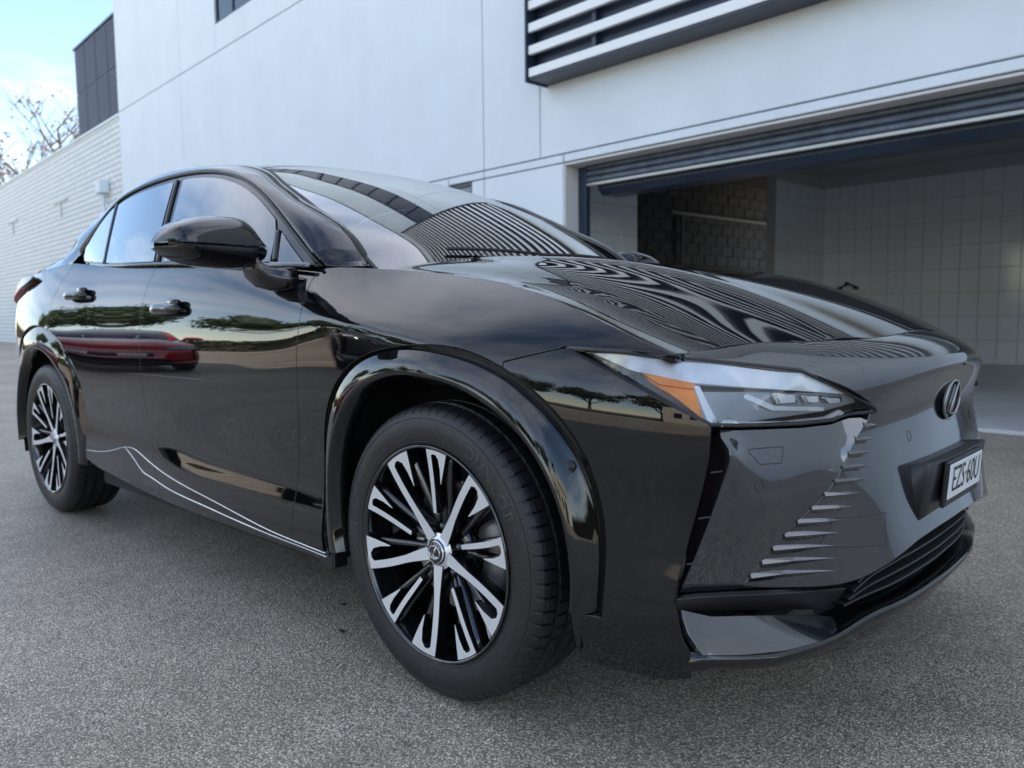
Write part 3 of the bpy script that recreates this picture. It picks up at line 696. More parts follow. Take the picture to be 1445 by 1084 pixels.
m = MB(); q = P3(.428, .70, off=.008); _ys = float(side(.432, .640))+.001; m.tube([(.43, -_ys+.02, .640), (.4335, -_ys, .640)], [.0150, .0145], 20); m.tube([(.4335, -_ys, .640), (.434, -_ys-.002, .640)], [.0090, .0085], 18); o = m.build('parking_sensor', satin, CAR, True); mirrored(o)
m = MB()
for (x, z) in ((-.455, .335), (-.443, .285)): m.tube([(x, -.905, z), (x-.002, -.918, z)], [.011, .009], 10)
m.box(-.50, -.425, -.912, -.86, .235, .40, .006); o = m.build('splash_guard', satin, CAR); mirrored(o)

# ---- bright strips and lower sill
def on_side(pts, n, off=.0): c = curve3([(a, b, 0) for a, b in pts], n); return np.array([P3(a, b, off=off) for a, b, _ in c]), c
def side_n(c): return surf_normals(sd, c[:, :2], 1)
for pts, w_ in ((( (-1.945, .421), (-1.87, .432), (-1.80, .430), (-1.72, .412), (-1.56, .378), (-1.28, .345), (-1.0, .316), (-.75, .290), (-.60, .284), (-.455, .281)), .0035),
                (((-1.90, .428), (-1.80, .385), (-1.735, .350), (-1.66, .338), (-1.565, .325), (-1.28, .304), (-1.02, .287), (-.75, .274), (-.60, .272), (-.455, .269)), .0055)):
    P_, c = on_side(pts, 60); strip('sill_strip', P_, w_, .0025, side_n(c), silver, CAR, both=True)
P_, c = on_side(((-2.33, .372), (-2.2, .378), (-2.05, .398), (-1.945, .421)), 16); strip('sill_strip', P_, .004, .0025, side_n(c), silver, CAR, both=True)

# ---- bonnet
HF = Sp([0, .15, .25, .36, .45, .55, .62, .70, .80], [.834, .829, .817, .787, .750, .706, .672, .640, .618])     # front edge, x over Y
HR = Sp([0, .2, .4, .6, .72, .80], [-.335, -.34, -.365, -.41, -.45, -.50])
cr_pts = [(x, float(side(x, CREST(x)))-.004) for x in np.linspace(-.49, .632, 26)]
hp = cr_pts+[(float(HF(Y)), Y) for Y in np.linspace(.74, 0, 18)]+[(float(HF(Y)), -Y) for Y in np.linspace(.05, .74, 17)]+[(x, -Y) for x, Y in cr_pts[::-1]]+[(float(HR(Y)), -Y) for Y in np.linspace(.74, .05, 14)]+[(float(HR(Y)), Y) for Y in np.linspace(0, .74, 15)]
panel('bonnet', hp, hd, -1, paint, CAR, .024, .002, .02)

# ---- nose and fascia: profiles (x, z) at stations of Y, from the bonnet edge down
FY = [0, .15, .30, .42, .50, .60, .70, .80]
FP = np.array([
 [(0, 0), (0, 0), (.918, .866), (.937, .843), (.925, .800), (.905, .735), (.900, .640), (.903, .540), (.912, .458)],
 [(0, 0), (0, 0), (.910, .860), (.929, .837), (.919, .796), (.901, .730), (.897, .638), (.900, .535), (.909, .450)],
 [(0, 0), (0, 0), (.880, .850), (.902, .825), (.898, .783), (.884, .718), (.884, .628), (.889, .525), (.898, .440)],
 [(0, 0), (0, 0), (.838, .846), (.865, .818), (.868, .772), (.862, .705), (.866, .612), (.873, .510), (.876, .415)],
 [(0, 0), (0, 0), (.800, .846), (.830, .818), (.840, .772), (.838, .700), (.838, .600), (.832, .500), (.826, .385)],
 [(0, 0), (0, 0), (.750, .844), (.780, .820), (.795, .772), (.797, .700), (.785, .590), (.765, .490), (.752, .380)],
 [(0, 0), (0, 0), (.700, .840), (.728, .815), (.745, .765), (.752, .690), (.740, .590), (.720, .485), (.695, .380)],
 [(0, 0), (0, 0), (.655, .835), (.680, .805), (.700, .755), (.710, .680), (.700, .590), (.670, .485), (.630, .380)]])
_lean = np.interp(FY, [0, .3, .5, .6], [1., 1., .75, .15]); FP[:, 8, 0] += .030*_lean; FP[:, 7, 0] += .017*_lean; FP[:, 6, 0] += .007*_lean; FP[:, 5, 0] -= .006*_lean; FP[:, 4, 0] -= .002*_lean
for _i, _Y in enumerate(FY):
    _x = float(HF(_Y)); FP[_i, 0] = (_x, float(hood(_x, _Y))-.001); FP[_i, 1] = ((_x+FP[_i, 2, 0])/2, 0); FP[_i, 1, 1] = (FP[_i, 0, 1]+FP[_i, 2, 1])/2+.0045
_fs = [Sp(FY, FP[:, k, :]) for k in range(9)]
_wp = np.array([0, .055, .10, .135, .185, .26, .36, .46, .56])        # arc length down the profile
def fz(a, b):
    """fascia over (Y, w): Y across, w metres down the profile"""
    Y = np.abs(a); K = np.stack([s(Y) for s in _fs], 0)              # 9 x n x 2
    out = np.empty((len(a), 3)); A = Sp(_wp, K.reshape(9, -1)); 
    i = np.arange(len(a)); x = _sp_each(_wp, K[:, :, 0], b); z = _sp_each(_wp, K[:, :, 1], b)
    return np.stack([x, -a, z], 1)
def _sp_each(xs, ys, q):
    """natural cubic through ys[:, i] at q[i]"""
    n = len(xs); h = np.diff(xs); A = np.eye(n); r = np.zeros_like(ys)
    for i in range(1, n-1):
        A[i, i-1] = h[i-1]; A[i, i] = 2*(h[i-1]+h[i]); A[i, i+1] = h[i]; r[i] = 6*((ys[i+1]-ys[i])/h[i]-(ys[i]-ys[i-1])/h[i-1])
    M = np.linalg.solve(A, r); j = np.arange(ys.shape[1]); q = np.clip(q, xs[0]-.01, xs[-1]+.01); i = np.clip(np.searchsorted(xs, q)-1, 0, n-2)
    a = xs[i+1]-q; b = q-xs[i]; H = h[i]
    return (M[i, j]*a**3+M[i+1, j]*b**3)/(6*H)+(ys[i, j]/H-M[i, j]*H/6)*a+(ys[i+1, j]/H-M[i+1, j]*H/6)*b
def f_w(Y, z):
    """w for a given height on the fascia"""
    ws = np.linspace(0, .56, 300); zz = fz(np.full(300, Y), ws)[:, 2]; return float(np.interp(-z, -zz, ws))
def fpt(Y, z, off=0.):
    w = f_w(Y, z); p = fz(np.array([Y]), np.array([w]))[0]; n = surf_normals(fz, np.array([[Y, w]]), FSGN)[0]; return p+n*off, n
FSGN = 1
_n = surf_normals(fz, np.array([[.1, .3]]), 1)[0]
if _n[0] < 0: FSGN = -1
# headlamp outline and the fold from its tip down to the chin
HLT = [(.4065, .878, .8859), (.4759, .872, .8828), (.5359, .858, .8794), (.5972, .825, .8726), (.6289, .785, .8661), (.6582, .740, .8606), (.6936, .690, .8536), (.7375, .640, .8454), (.7798, .585, .8367), (.8088, .530, .8112), (.8393, .475, .7837), (.8573, .435, .7636), (.8678, .410, .7500)]
HLB = [(.8678, .405, .7419), (.8330, .455, .7395), (.8230, .475, .7362), (.8136, .500, .7290), (.7800, .580, .7272), (.7441, .665, .7303), (.7217, .740, .7351), (.7225, .843, .7478)]
FOLD = [(.42, .722), (.447, .697), (.484, .658), (.518, .612), (.552, .565), (.588, .522), (.622, .479), (.657, .433), (.69, .390)]       # (Y, z)
BOT = [(.69, .390), (.61, .376), (.55, .371), (.495, .368), (.455, .392), (.415, .417), (.36, .434), (.29, .447), (.16, .4565), (0, .461)]
top = [(Y, .002) for Y in np.linspace(0, .775, 23)]
lamp_edge = [(Y+.001, f_w(Y+.001, z+.004)) for x, Y, z in HLT[::-1] if Y < .786]
half = top+lamp_edge[::-1]+[(Y, f_w(Y, z)) for Y, z in FOLD]+[(Y, f_w(Y, z)) for Y, z in BOT[1:]]
half = [q for i, q in enumerate(half) if i == 0 or abs(q[0]-half[i-1][0])+abs(q[1]-half[i-1][1]) > 1e-4]
full = half[:-1]+[(0, half[-1][1])]+[(-a, b) for a, b in half[1:-1][::-1]]
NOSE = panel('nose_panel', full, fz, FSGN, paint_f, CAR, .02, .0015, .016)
# outer wing of the bumper
foldp = [tuple(fpt(Y, z)[0]*[1, -1, 1]) for Y, z in FOLD]
wing_l = [(.648, .822, .4034), (.673, .812, .4724), (.699, .805, .5465), (.7226, .800, .6187), (.7396, .800, .6689), (.7392, .800, .6959), (.7212, .800, .7171)]
wing_b = [0, (.678, .758, .397)]
R3 = lambda L: [(x, -Y, z) for x, Y, z in L]
wing = [(.846, .432, .7290), (.8304, .455, .7287), (.8203, .475, .7239), (.8109, .500, .7183), (.7802, .580, .7169), (.7443, .665, .7203), (.7222, .735, .7248), (.7110, .790, .7314)]
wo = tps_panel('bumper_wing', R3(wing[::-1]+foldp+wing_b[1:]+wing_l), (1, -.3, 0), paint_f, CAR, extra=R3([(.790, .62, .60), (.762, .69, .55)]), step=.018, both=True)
# pleats along the fold
for i in range(12):
    f = (i+1)/12; zz = .735-.325*f; yy = float(np.interp(-zz, [-z for Y, z in FOLD], [Y for Y, z in FOLD])); L_ = .045+.13*f**.8; hh = .0125
    for s in (1, -1):
        a, n = fpt(yy-.002, zz+hh*.9); b, _ = fpt(yy-.002, zz-hh*.9); c, _ = fpt(yy-.002, zz+hh*.22, .003+.003*f); t_, _ = fpt(max(yy-L_, .1), zz+hh*.2, -.001); mdl, _ = fpt(yy-L_*.42, zz+hh*.2, .003+.003*f); dn, _ = fpt(yy-L_*.4, zz-hh*.7, -.001)
        up, _ = fpt(yy-L_*.4, zz+hh*.7, -.001)
        a, b, c, t_, mdl, dn, up = [q*[1, s, 1] for q in (a-n*.002, b-n*.002, c, t_, mdl, dn, up)]
        F = [(0, 2, 4), (0, 4, 6), (6, 4, 3), (1, 4, 2), (1, 5, 4), (5, 3, 4), (0, 1, 2)]
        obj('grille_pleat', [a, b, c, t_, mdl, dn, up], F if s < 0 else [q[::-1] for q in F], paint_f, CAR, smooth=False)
# slit (air curtain) between the bumper corner and the wing
sl = curve3([(x, -(float(side(x, z))-.012), z) for x, z in slit], 16); wl = curve3(R3(wing_l[::-1]), 16)[:, :]
rows = []
for a, b in zip(sl, wl):
    mid = (a+b)/2; mid = mid+np.array([-.045, .02, 0]); rows.append([a+np.array([-.01, .008, 0]), a*.6+mid*.4+np.array([-.02, .02, 0]), mid, b*.5+mid*.5+np.array([-.012, .004, 0]), b+np.array([-.008, .004, 0])])
loft('air_curtain', rows, pm('brown_black_gloss', (.012, .008, .008), .12), CAR, both=True)
for k in (4, 8, 12):
    a, b = sl[k], sl[k]+np.array([.012, .026, 0]); m = MB(); m.tube([a+np.array([.002, .001, 0]), b], .0018, 5); o = m.build('slit_rib', satin, CAR); mirrored(o)
# sensor, washer and tow covers drawn as fine raised lines on the panels
def outline(name, pts, w_, mat, off=.0008):
    P_ = []; n_ = []
    for i in range(len(pts)):
        a, b = np.array(pts[i]), np.array(pts[(i+1) % len(pts)])
        for k in range(5): P_.append(a+(b-a)*k/5)
    return P_
tps_w = TPS(resample3(R3(wing[::-1]+foldp+wing_b[1:]+wing_l), .03), (1, -.3, 0), R3([(.790, .62, .60), (.762, .69, .55)]))
def wing_line(name, p3, w_, th, mat, close=True, n=8):
    q2 = tps_w.to2(np.array(R3(p3))); pts = []
    for i in range(len(q2) if close else len(q2)-1):
        a, b = q2[i], q2[(i+1) % len(q2)]; pts += [a+(b-a)*k/n for k in range(n)]
    pts = np.array(pts+[pts[0]] if close else pts); S_ = tps_w(pts[:, 0], pts[:, 1]); nn = surf_normals(tps_w, pts, 1)
    return strip(name, S_, w_, th, nn, mat, CAR, both=True)
wing_line('washer_cover_seam', [(.7262, .73, .6894), (.7653, .635, .6842), (.7541, .645, .6553), (.7325, .70, .6591)], .0022, .0004, satin)
cc = [(.7312+.011*math.cos(t_)*.4, .705-.010*math.cos(t_), .618+.011*math.sin(t_)) for t_ in np.linspace(0, 2*math.pi, 14)[:-1]]
wing_line('sensor_ring', cc, .002, .0006, satin, n=2)
def nose_line(name, yz, w_, th, mat, n=8, close=True):
    pts = []
    for i in range(len(yz) if close else len(yz)-1):
        a, b = np.array(yz[i]), np.array(yz[(i+1) % len(yz)]); pts += [a+(b-a)*k/n for k in range(n)]
    if close: pts.append(pts[0])
    pts = np.array([(Y, f_w(Y, z)) for Y, z in pts]); S_ = fz(pts[:, 0], pts[:, 1]); nn = surf_normals(fz, pts, FSGN)
    return strip(name, S_, w_, th, nn, mat, CAR, both=True)
nose_line('tow_cover_seam', [(.52, .5245), (.40, .524), (.41, .458), (.545, .465)], .002, .0006, satin)
nose_line('sensor_ring', [(.25+.009*math.cos(t_), .672+.011*math.sin(t_)) for t_ in np.linspace(0, 2*math.pi, 14)[:-1]], .002, .0006, satin, n=2)

# ---- headlamps
HL = empty('headlamp', parent=CAR); HLm = empty('headlamp', parent=CAR)
def hl_part(o): o.parent = HL; return mirrored(o, HLm)
lens_pts = R3(HLT+HLB)
bulge = R3([(.668, .825, .813), (.705, .745, .793), (.75, .655, .782), (.808, .55, .772), (.56, .868, .838)])
lens = tps_panel('lens', lens_pts, (.7, -.6, .4), lens_g, HL, extra=bulge, step=.02, gap=.003, depth=.004); mirrored(lens, HLm)
T_l = TPS(resample3(lens_pts, .03), (.7, -.6, .4), bulge); ins = -T_l.n
def lq(x, Y, z, d):
    """a point behind the lens: nearest lens point to (x, Y, z), d metres in"""
    q = T_l.to2(np.array([(x, -Y, z)])); s_ = T_l(q[:, 0], q[:, 1])[0]; n_ = surf_normals(T_l, q, 1)[0]; return s_-n_*d
def lpatch(name, pts, d, mat, step=.02, thick=.006, r=.0015, dens=.02):
    P_ = [lq(*p, dd) for p, dd in zip(pts, d if hasattr(d, '__len__') else [d]*len(pts))]
    o = tps_panel(name, P_, T_l.n, mat, HL, step=step, gap=0, depth=thick, r=r, dens=dens); mirrored(o, HLm); return o
back = tps_panel('lamp_bowl', [tuple(lq(x, Y, z, .05)) for x, Y, z in HLT+HLB], T_l.n, lampgrey, HL, step=.03, gap=.004, depth=.01); mirrored(back, HLm)
# rim that closes the gap between lens and bowl
rim = [lq(x, Y, z, .003) for x, Y, z in HLT+HLB]; rim2 = [lq(x, Y, z, .055) for x, Y, z in HLT+HLB]
o = loft('lamp_rim', [rim+[rim[0]], rim2+[rim2[0]]], satin, HL); mirrored(o, HLm)
# black seal around the lens
sq = [lq(x, Y, z, -.0005) for x, Y, z in HLT+HLB+HLT[:1]]; o = strip('lens_seal', sq, .007, .001, [T_l.n]*len(sq), rubber_m, HL); mirrored(o, HLm)
# daytime light guide: white band under the top edge, from the rear corner to the inner tip
lpatch('light_guide', [(.467, .872, .873), (.536, .858, .871), (.617, .805, .864), (.668, .73, .855), (.753, .624, .834), (.788, .57, .829), (.841, .469, .779), (.774, .604, .797), (.706, .713, .812), (.666, .807, .826), (.607, .839, .833), (.545, .858, .846)], .007, lampwhite)
lpatch('light_guide', [(.672, .811, .820), (.678, .801, .819), (.717, .800, .758), (.722, .775, .744), (.721, .832, .750)], .008, lampwhite, .01)
lpatch('light_guide', [(.716, .807, .755), (.732, .702, .737), (.766, .615, .732), (.807, .520, .734), (.822, .485, .746), (.825, .472, .740), (.810, .508, .728), (.765, .614, .727), (.727, .722, .733), (.722, .824, .748)], .006, lampwhite, .012)
# amber indicator
lpatch('indicator', [(.579, .852, .831), (.628, .834, .824), (.670, .814, .817), (.716, .832, .755), (.692, .837, .770), (.642, .844, .800), (.604, .848, .819)], .012, amber)
lpatch('indicator_top', [(.575, .852, .836), (.669, .811, .824), (.673, .818, .815), (.611, .845, .820)], .006, amber, .012)
# inner dark plate with the three projector units
lpatch('lamp_plate', [(.683, .796, .814), (.758, .634, .792), (.842, .463, .773), (.849, .44, .753), (.812, .516, .742), (.759, .634, .738), (.725, .735, .742), (.713, .802, .757)], .022, lampgrey)
lpatch('lamp_blade', [(.719, .707, .795), (.728, .690, .795), (.759, .634, .762), (.812, .516, .750), (.812, .516, .745), (.755, .640, .754)], .014, lampwhite, .012)
for q in (((.756, .639, .791), (.783, .590, .786), (.783, .586, .766), (.761, .630, .768)), ((.789, .580, .782), (.810, .543, .777), (.810, .536, .763), (.794, .569, .765)), ((.813, .527, .775), (.831, .480, .769), (.831, .474, .759), (.816, .512, .762))):
    lpatch('projector', q, .014, lampchrome, .01)
    c_ = np.mean(q, 0); lpatch('projector_lens', [tuple(c_+(np.array(p_)-c_)*.72) for p_ in q], .010, lampwhite, .01)
lpatch('emblem_chip', [(.716, .706, .801), (.724, .690, .800), (.725, .692, .792), (.718, .708, .793)], .016, lampchrome, .01)

# ---- lower front: trim band, canard, splitter, lower intake
tps_panel('lower_trim', R3([(.647, .862, .3985), (.685, .80, .3960), (.716, .725, .3860), (.758, .62, .3715), (.799, .54, .3655), (.836, .46, .3600), (.8069, .46, .3063), (.7472, .59, .3265), (.7068, .70, .3476), (.676, .79, .3640), (.6505, .862, .3793)]), (1, -.4, 0), satin, CAR, step=.02, both=True)
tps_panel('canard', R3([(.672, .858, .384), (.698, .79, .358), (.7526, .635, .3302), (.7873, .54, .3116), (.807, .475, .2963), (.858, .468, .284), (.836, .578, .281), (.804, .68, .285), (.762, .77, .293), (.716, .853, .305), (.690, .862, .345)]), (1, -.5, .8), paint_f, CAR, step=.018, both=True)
LIPT = Sp([0, .15, .30, .46, .58, .68, .77, .86, .90], [.914, .910, .897, .863, .838, .806, .764, .712, .680])
LIPB = Sp([0, .15, .29, .42, .63, .77, .86, .90], [.874, .870, .860, .836, .768, .690, .625, .590])
ys = np.concatenate([np.linspace(-.862, .862, 61)]); rows = []
for Y in ys:
    a, b = float(LIPT(abs(Y))), float(LIPB(abs(Y))); zt = .302-.020*sstep((abs(Y)-.36)/.2)+.024*sstep((abs(Y)-.68)/.22); zb = .214+.014*sstep((abs(Y)-.4)/.4)
    rows.append([(a-.07, -Y, zt+.006), (a-.02, -Y, zt+.003), (a-.004, -Y, zt), (a+.001, -Y, zt-.004), (a+.002, -Y, zt-.012), (a-.008, -Y, zt-.030), (b, -Y, zb+.012), (b-.008, -Y, zb), (b-.12, -Y, zb+.01)])
loft('splitter', rows, blackg, CAR, cap=True)
# intake: dark backing and four curved slats
rows = []
for Y in np.linspace(-.50, .50, 31):
    a = float(LIPT(abs(Y))); zt = float(np.interp(abs(Y), [0, .25, .34, .42, .5], [.475, .465, .445, .41, .37])); rows.append([(a-.075, -Y, .285), (a-.065, -Y, .36), (a-.06, -Y, zt+.02)])
loft('intake_back', rows, rubber_m, CAR)
for k in range(4):
    f = (k+.6)/4.4; rows = []
    for Y in np.linspace(-.47+.012*k, .47-.012*k, 33):
        a = float(LIPT(abs(Y))); zt = float(np.interp(abs(Y), [0, .25, .32, .38, .42, .46, .5], [.455, .445, .432, .415, .39, .362, .34])); z = .318+(zt-.318)*f*(1-.25*(1-abs(Y)/.5)*(1-f)); x = a-.028+.012*f
        rows.append([(x-.03, -Y, z+.004), (x, -Y, z+.003), (x+.003, -Y, z), (x, -Y, z-.003), (x-.03, -Y, z-.004)])
    loft('intake_slat', rows, satin, CAR)

# ---- number plate on its holder, emblem
PH = empty('plate_holder', parent=CAR); rows = []
for Y in np.linspace(.265, -.215, 9):
    xf = .940-.14*Y*Y; rows.append([(xf-.07, -Y, .602), (xf, -Y, .612), (xf+.004, -Y, .606), (xf-.012, -Y, .478), (xf-.016, -Y, .472), (xf-.08, -Y, .47)])
loft('holder_body', rows, satin, PH, cap=True)
NP = empty('number_plate', parent=CAR); m = MB(); m.box(-.008, .004, -.142, .142, -.056, .054, .004); pf = m.build('plate_frame', satin, NP); 
m = MB(); m.box(.0045, .0075, -.136, .136, -.036, .047, .002); m.build('plate_face', plate_w, NP)
tv, tf = text_geo('EZS·60U', .098); tv = np.stack([np.full(len(tv), .0085), tv[:, 0]*.67, tv[:, 1]*.86+.006], 1)
obj('plate_lettering', tv, tf, plate_k, NP, smooth=False)
NP.location = (.947, -.034, .555); NP.rotation_euler = (0, rad(4), 0)
EM = empty('emblem', parent=CAR); EM.scale = (.85, .85, .85); EM.location = (.9105, 0, .735); EM.rotation_euler = (0, rad(6), 0)
def ellring(w_, h_, r, n=40): return [(0, w_*math.cos(t_), h_*math.sin(t_)) for t_ in np.linspace(0, 2*math.pi, n)]
m = MB(); m.tube(ellring(.074, .056, 0), .0035, 8, False); m.tube([(.002, .030, .048), (.002, .005, .005), (.002, -.020, -.036), (.002, .02, -.044), (.002, .055, -.043)], .0035, 8); m.build('emblem_mark', alu, EM, True)
m = MB(); v_ = [(-.004, 0, 0)]+[(-.004, .076*math.cos(t_), .056*math.sin(t_)) for t_ in np.linspace(0, 2*math.pi, 33)[:-1]]; m.add(v_, [(0, i, i % 32+1) for i in range(1, 33)]); m.build('emblem_back', blackg, EM)
m = MB(); m.tube([(.925, 0, .826), (.935, 0, .826)], [.007, .006], 12); m.build('nose_camera', satin, CAR, True)

# ---- greenhouse
MC = Sp(np.arange(12), [(-.28, 1.085), (-.45, 1.185), (-.66, 1.30), (-.95, 1.435), (-1.20, 1.525), (-1.42, 1.578), (-1.67, 1.612), (-2.0, 1.632), (-2.3, 1.620), (-2.68, 1.560), (-3.2, 1.39), (-3.72, 1.16)])
AC = Sp(np.arange(12), [(-.44, .715, 1.075), (-.53, .702, 1.130), (-.66, .690, 1.213), (-.88, .668, 1.333), (-1.08, .642, 1.425), (-1.30, .600, 1.508), (-1.67, .585, 1.560), (-2.0, .580, 1.585), (-2.3, .572, 1.578), (-2.68, .565, 1.518), (-3.2, .585, 1.345), (-3.70, .62, 1.13)])
def top_s(a, b):
    """roof and screens over (s across -1..1, t along)"""
    m_ = MC(b); e = AC(b); q = (np.abs(a)**2.2)[:, None]
    x = m_[:, 0]+(e[:, 0]-m_[:, 0])*q[:, 0]; z = m_[:, 1]+(e[:, 2]-m_[:, 1])*q[:, 0]
    return np.stack([x, -e[:, 1]*a, z], 1)
def grid_part(name, S, a0, a1, b0, b1, na, nb, mat, sign, parent=CAR):
    A, B = np.meshgrid(np.linspace(a0, a1, na), np.linspace(b0, b1, nb), indexing='ij'); V = np.stack([A.ravel(), B.ravel()], 1)
    F = [(i*nb+j, (i+1)*nb+j, (i+1)*nb+j+1, i*nb+j+1) for i in range(na-1) for j in range(nb-1)]
    n = surf_normals(S, V, sign); return obj(name, S(V[:, 0], V[:, 1]), F if sign > 0 else [q[::-1] for q in F], mat, parent, n)
_s = surf_normals(top_s, np.array([[.2, 7.]]), 1)[0][2]; TS = 1 if _s > 0 else -1
grid_part('windscreen', top_s, -.985, .985, 0., 4.93, 50, 70, screen_g, TS)
grid_part('roof', top_s, -1, 1, 4.985, 9.0, 44, 60, blackg, TS)
grid_part('rear_window', top_s, -.97, .97, 9.05, 10.6, 30, 24, tint, TS)
grid_part('tailgate', top_s, -1, 1, 10.62, 11.0, 30, 10, paint, TS)
def off_s(d): return lambda a, b: top_s(a, b)-np.array([0, 0, d])
grid_part('header_trim', off_s(.004), -.99, .99, 4.75, 5.02, 30, 6, rubber_m, TS)
grid_part('headliner', off_s(.035), -.98, .98, 5.0, 9.0, 12, 16, dark_in, -TS)
# black seal along the screen edge
for tt in (0,):
    ts = np.linspace(.3, 4.95, 50); e = top_s(np.full(50, .992), ts); nn = surf_normals(top_s, np.stack([np.full(50, .992), ts], 1), TS); strip('screen_seal', e, .012, .003, nn, rubber_m, CAR, both=True)
# glass outlines on the side glass surface, (x, z)
UP = Sp([-2.72, -2.64, -2.50, -2.30, -2.0, -1.72, -1.40, -1.10, -.95, -.81, -.65, -.565], [1.255, 1.36, 1.468, 1.515, 1.531, 1.526, 1.492, 1.410, 1.340, 1.258, 1.158, 1.105])   # outer edge of the frame
up = lambda a, b, n: [(x, float(UP(x))) for x in np.linspace(a, b, n)]
def inset(a, b, n, d): return [(x, float(UP(x))-d) for x in np.linspace(a, b, n)]
b0 = .012
frame_poly = [(x, float(belt(x))+.004) for x in np.linspace(-2.66, -.575, 14)]+up(-.575, -2.70, 34)
panel('window_frame', frame_poly, gl, 1, blackg, CAR, .03, 0, .02, off=-.004, both=True)
def gz(x): return float(belt(x))+.014
panel('front_window', [(x, gz(x)) for x in np.linspace(-1.598, -.815, 6)]+[(-.835, 1.225)]+inset(-.86, -1.66, 14, .024)+[(-1.70, float(UP(-1.70))-.028)], gl, 1, tintf, CAR, .04, 0, .003, .001, off=.0005, both=True)
panel('quarter_window', [(x, gz(x)) for x in np.linspace(-.772, -.645, 4)]+[(-.70, 1.152), (-.798, 1.216)], gl, 1, tintf, CAR, .03, 0, .003, .001, off=.0005, both=True)
panel('rear_window_side', [(x, gz(x)) for x in np.linspace(-2.255, -1.70, 6)]+[(-1.79, 1.487)]+inset(-1.80, -2.40, 10, .028), gl, 1, tint, CAR, .04, 0, .003, .001, off=.0005, both=True)
panel('rear_quarter_window', [(-2.62, gz(-2.62)), (-2.295, gz(-2.295)), (-2.435, 1.465)]+inset(-2.47, -2.68, 7, .02), gl, 1, tint, CAR, .04, 0, .003, .001, off=.0005, both=True)
# frames between the panes
for a, b in (((-1.655, 1.155), (-1.765, 1.505)), ((-.79, 1.128), (-.825, 1.225)), ((-2.275, 1.186), (-2.435, 1.478))):
    n_ = 10; xs = np.linspace(a[0], b[0], n_); zs = np.linspace(a[1], b[1], n_); P_ = np.array([P3(x, z, glass, .001) for x, z in zip(xs, zs)]); nn = surf_normals(gl, np.stack([xs, zs], 1), 1)
    strip('window_post', P_, .020, .004, nn, satin, CAR, both=True)
xs = np.linspace(-2.50, -.625, 60); P_ = np.array([P3(x, float(belt(x))+.003, glass, .006) for x in xs]); nn = np.tile([0, -1, .25], (60, 1)); strip('belt_moulding', P_, .012, .004, nn, blackg, CAR, both=True)
xs = np.linspace(-.80, -.60, 16); P_ = np.array([P3(x, float(belt(x))+.006, glass, .008) for x in xs]); strip('belt_finisher', P_, .014, .003, np.tile([0, -1, .3], (16, 1)), satin_g, CAR, both=True)
# gap seal round the glass frame
us = np.linspace(-2.68, -.575, 70); P_ = np.array([P3(x, float(UP(x)), glass, .001) for x in us]); strip('frame_seal', P_, .010, .003, surf_normals(gl, np.stack([us, UP(us)], 1), 1), rubber_m, CAR, both=True)
# A pillar, roof rail and C pillar: skin from the frame edge to the roof edge
ux = np.concatenate([np.linspace(-.465, -1.1, 30), np.linspace(-1.12, -2.5, 40), np.linspace(-2.52, -2.72, 12)])
tq = np.interp(-ux, [.465, .50, .545, .62, .81, .95, 1.10, 1.25, 1.40, 1.72, 2.0, 2.3, 2.5, 2.64, 2.72], [.42, .50, .66, 1.05, 2.25, 3.15, 4.15, 4.80, 5.30, 6.2, 7.0, 8.0, 8.55, 9.2, 10.0])
_k = np.ones(7)/7; tq2 = np.convolve(np.pad(tq, 3, mode='edge'), _k, 'valid')
rows = []
for x, tt in zip(ux, tq2):
    B_ = np.array(P3(x, float(UP(x))+.006, glass, .002)) if x < -.585 else np.array(P3(x, float(CREST(x))+.0015, side, -.001)); A_ = top_s(np.array([1.0]), np.array([tt]))[0]+np.array([0, 0, .001])
    d = A_-B_; outv = np.array([0, -.6, .8]); 
    if x > -1.1: outv = np.array([.35, -.65, .6])
    A_[2] = max(A_[2], B_[2]+.002); bl = np.linalg.norm(d)*(.16 if x < -.585 else .05); C_ = (A_+B_)/2+outv*bl*1.6
    rows.append([(1-q)**2*B_+2*q*(1-q)*C_+q*q*A_ for q in np.linspace(0, 1, 9)]); rows[-1].insert(0, B_+np.array([0, .02, -.004])); rows[-1].append(A_+np.array([0, .02, -.008]))
loft('roof_pillar', rows, paint, CAR, both=True); PIL_LAST = [np.array(q) for q in rows[-1][1:-1]]
# hatch shoulder: closes the tail between the quarter panel and the rear glass
rows = []
for x, tt in zip(np.linspace(-2.695, -3.74, 24), np.linspace(9.95, 11, 24)):
    z0 = float(np.interp(-x, [2.6, 2.9, 3.2, 3.55, 3.74], [1.213, 1.20, 1.175, 1.135, 1.05])); lo = np.array([x, -float(side(x, z0)), z0]); hi = top_s(np.array([1.]), np.array([tt]))[0]
    f = sstep((x+2.6)/-.10); c = (lo+hi)/2+np.array([0, -.03, .03]); rows.append([(1-q)**2*lo+2*q*(1-q)*c+q*q*hi for q in np.linspace(0, 1, 10)])
rows[0] = [rows[0][0]]+PIL_LAST
for k_ in range(1, 6): rows[k_] = [a+(b-a)*(1-k_/6.)**2*.0 for a, b in zip(rows[k_], rows[0])]
loft('rear_shoulder', rows, paint, CAR, both=True)
rows = []
for z, zr in zip(np.linspace(.36, 1.13, 12), np.linspace(0, 1, 12)):
    y = float(side(-3.78, min(z, 1.05)))-.03*max(z-1.0, 0)*3; rows.append([(-3.76-.10*(1-(k/12.)**2)-.02*math.sin(zr*3), y*k/12., z) for k in range(-12, 13)])
loft('tail_panel', rows, paint, CAR, flip=True)
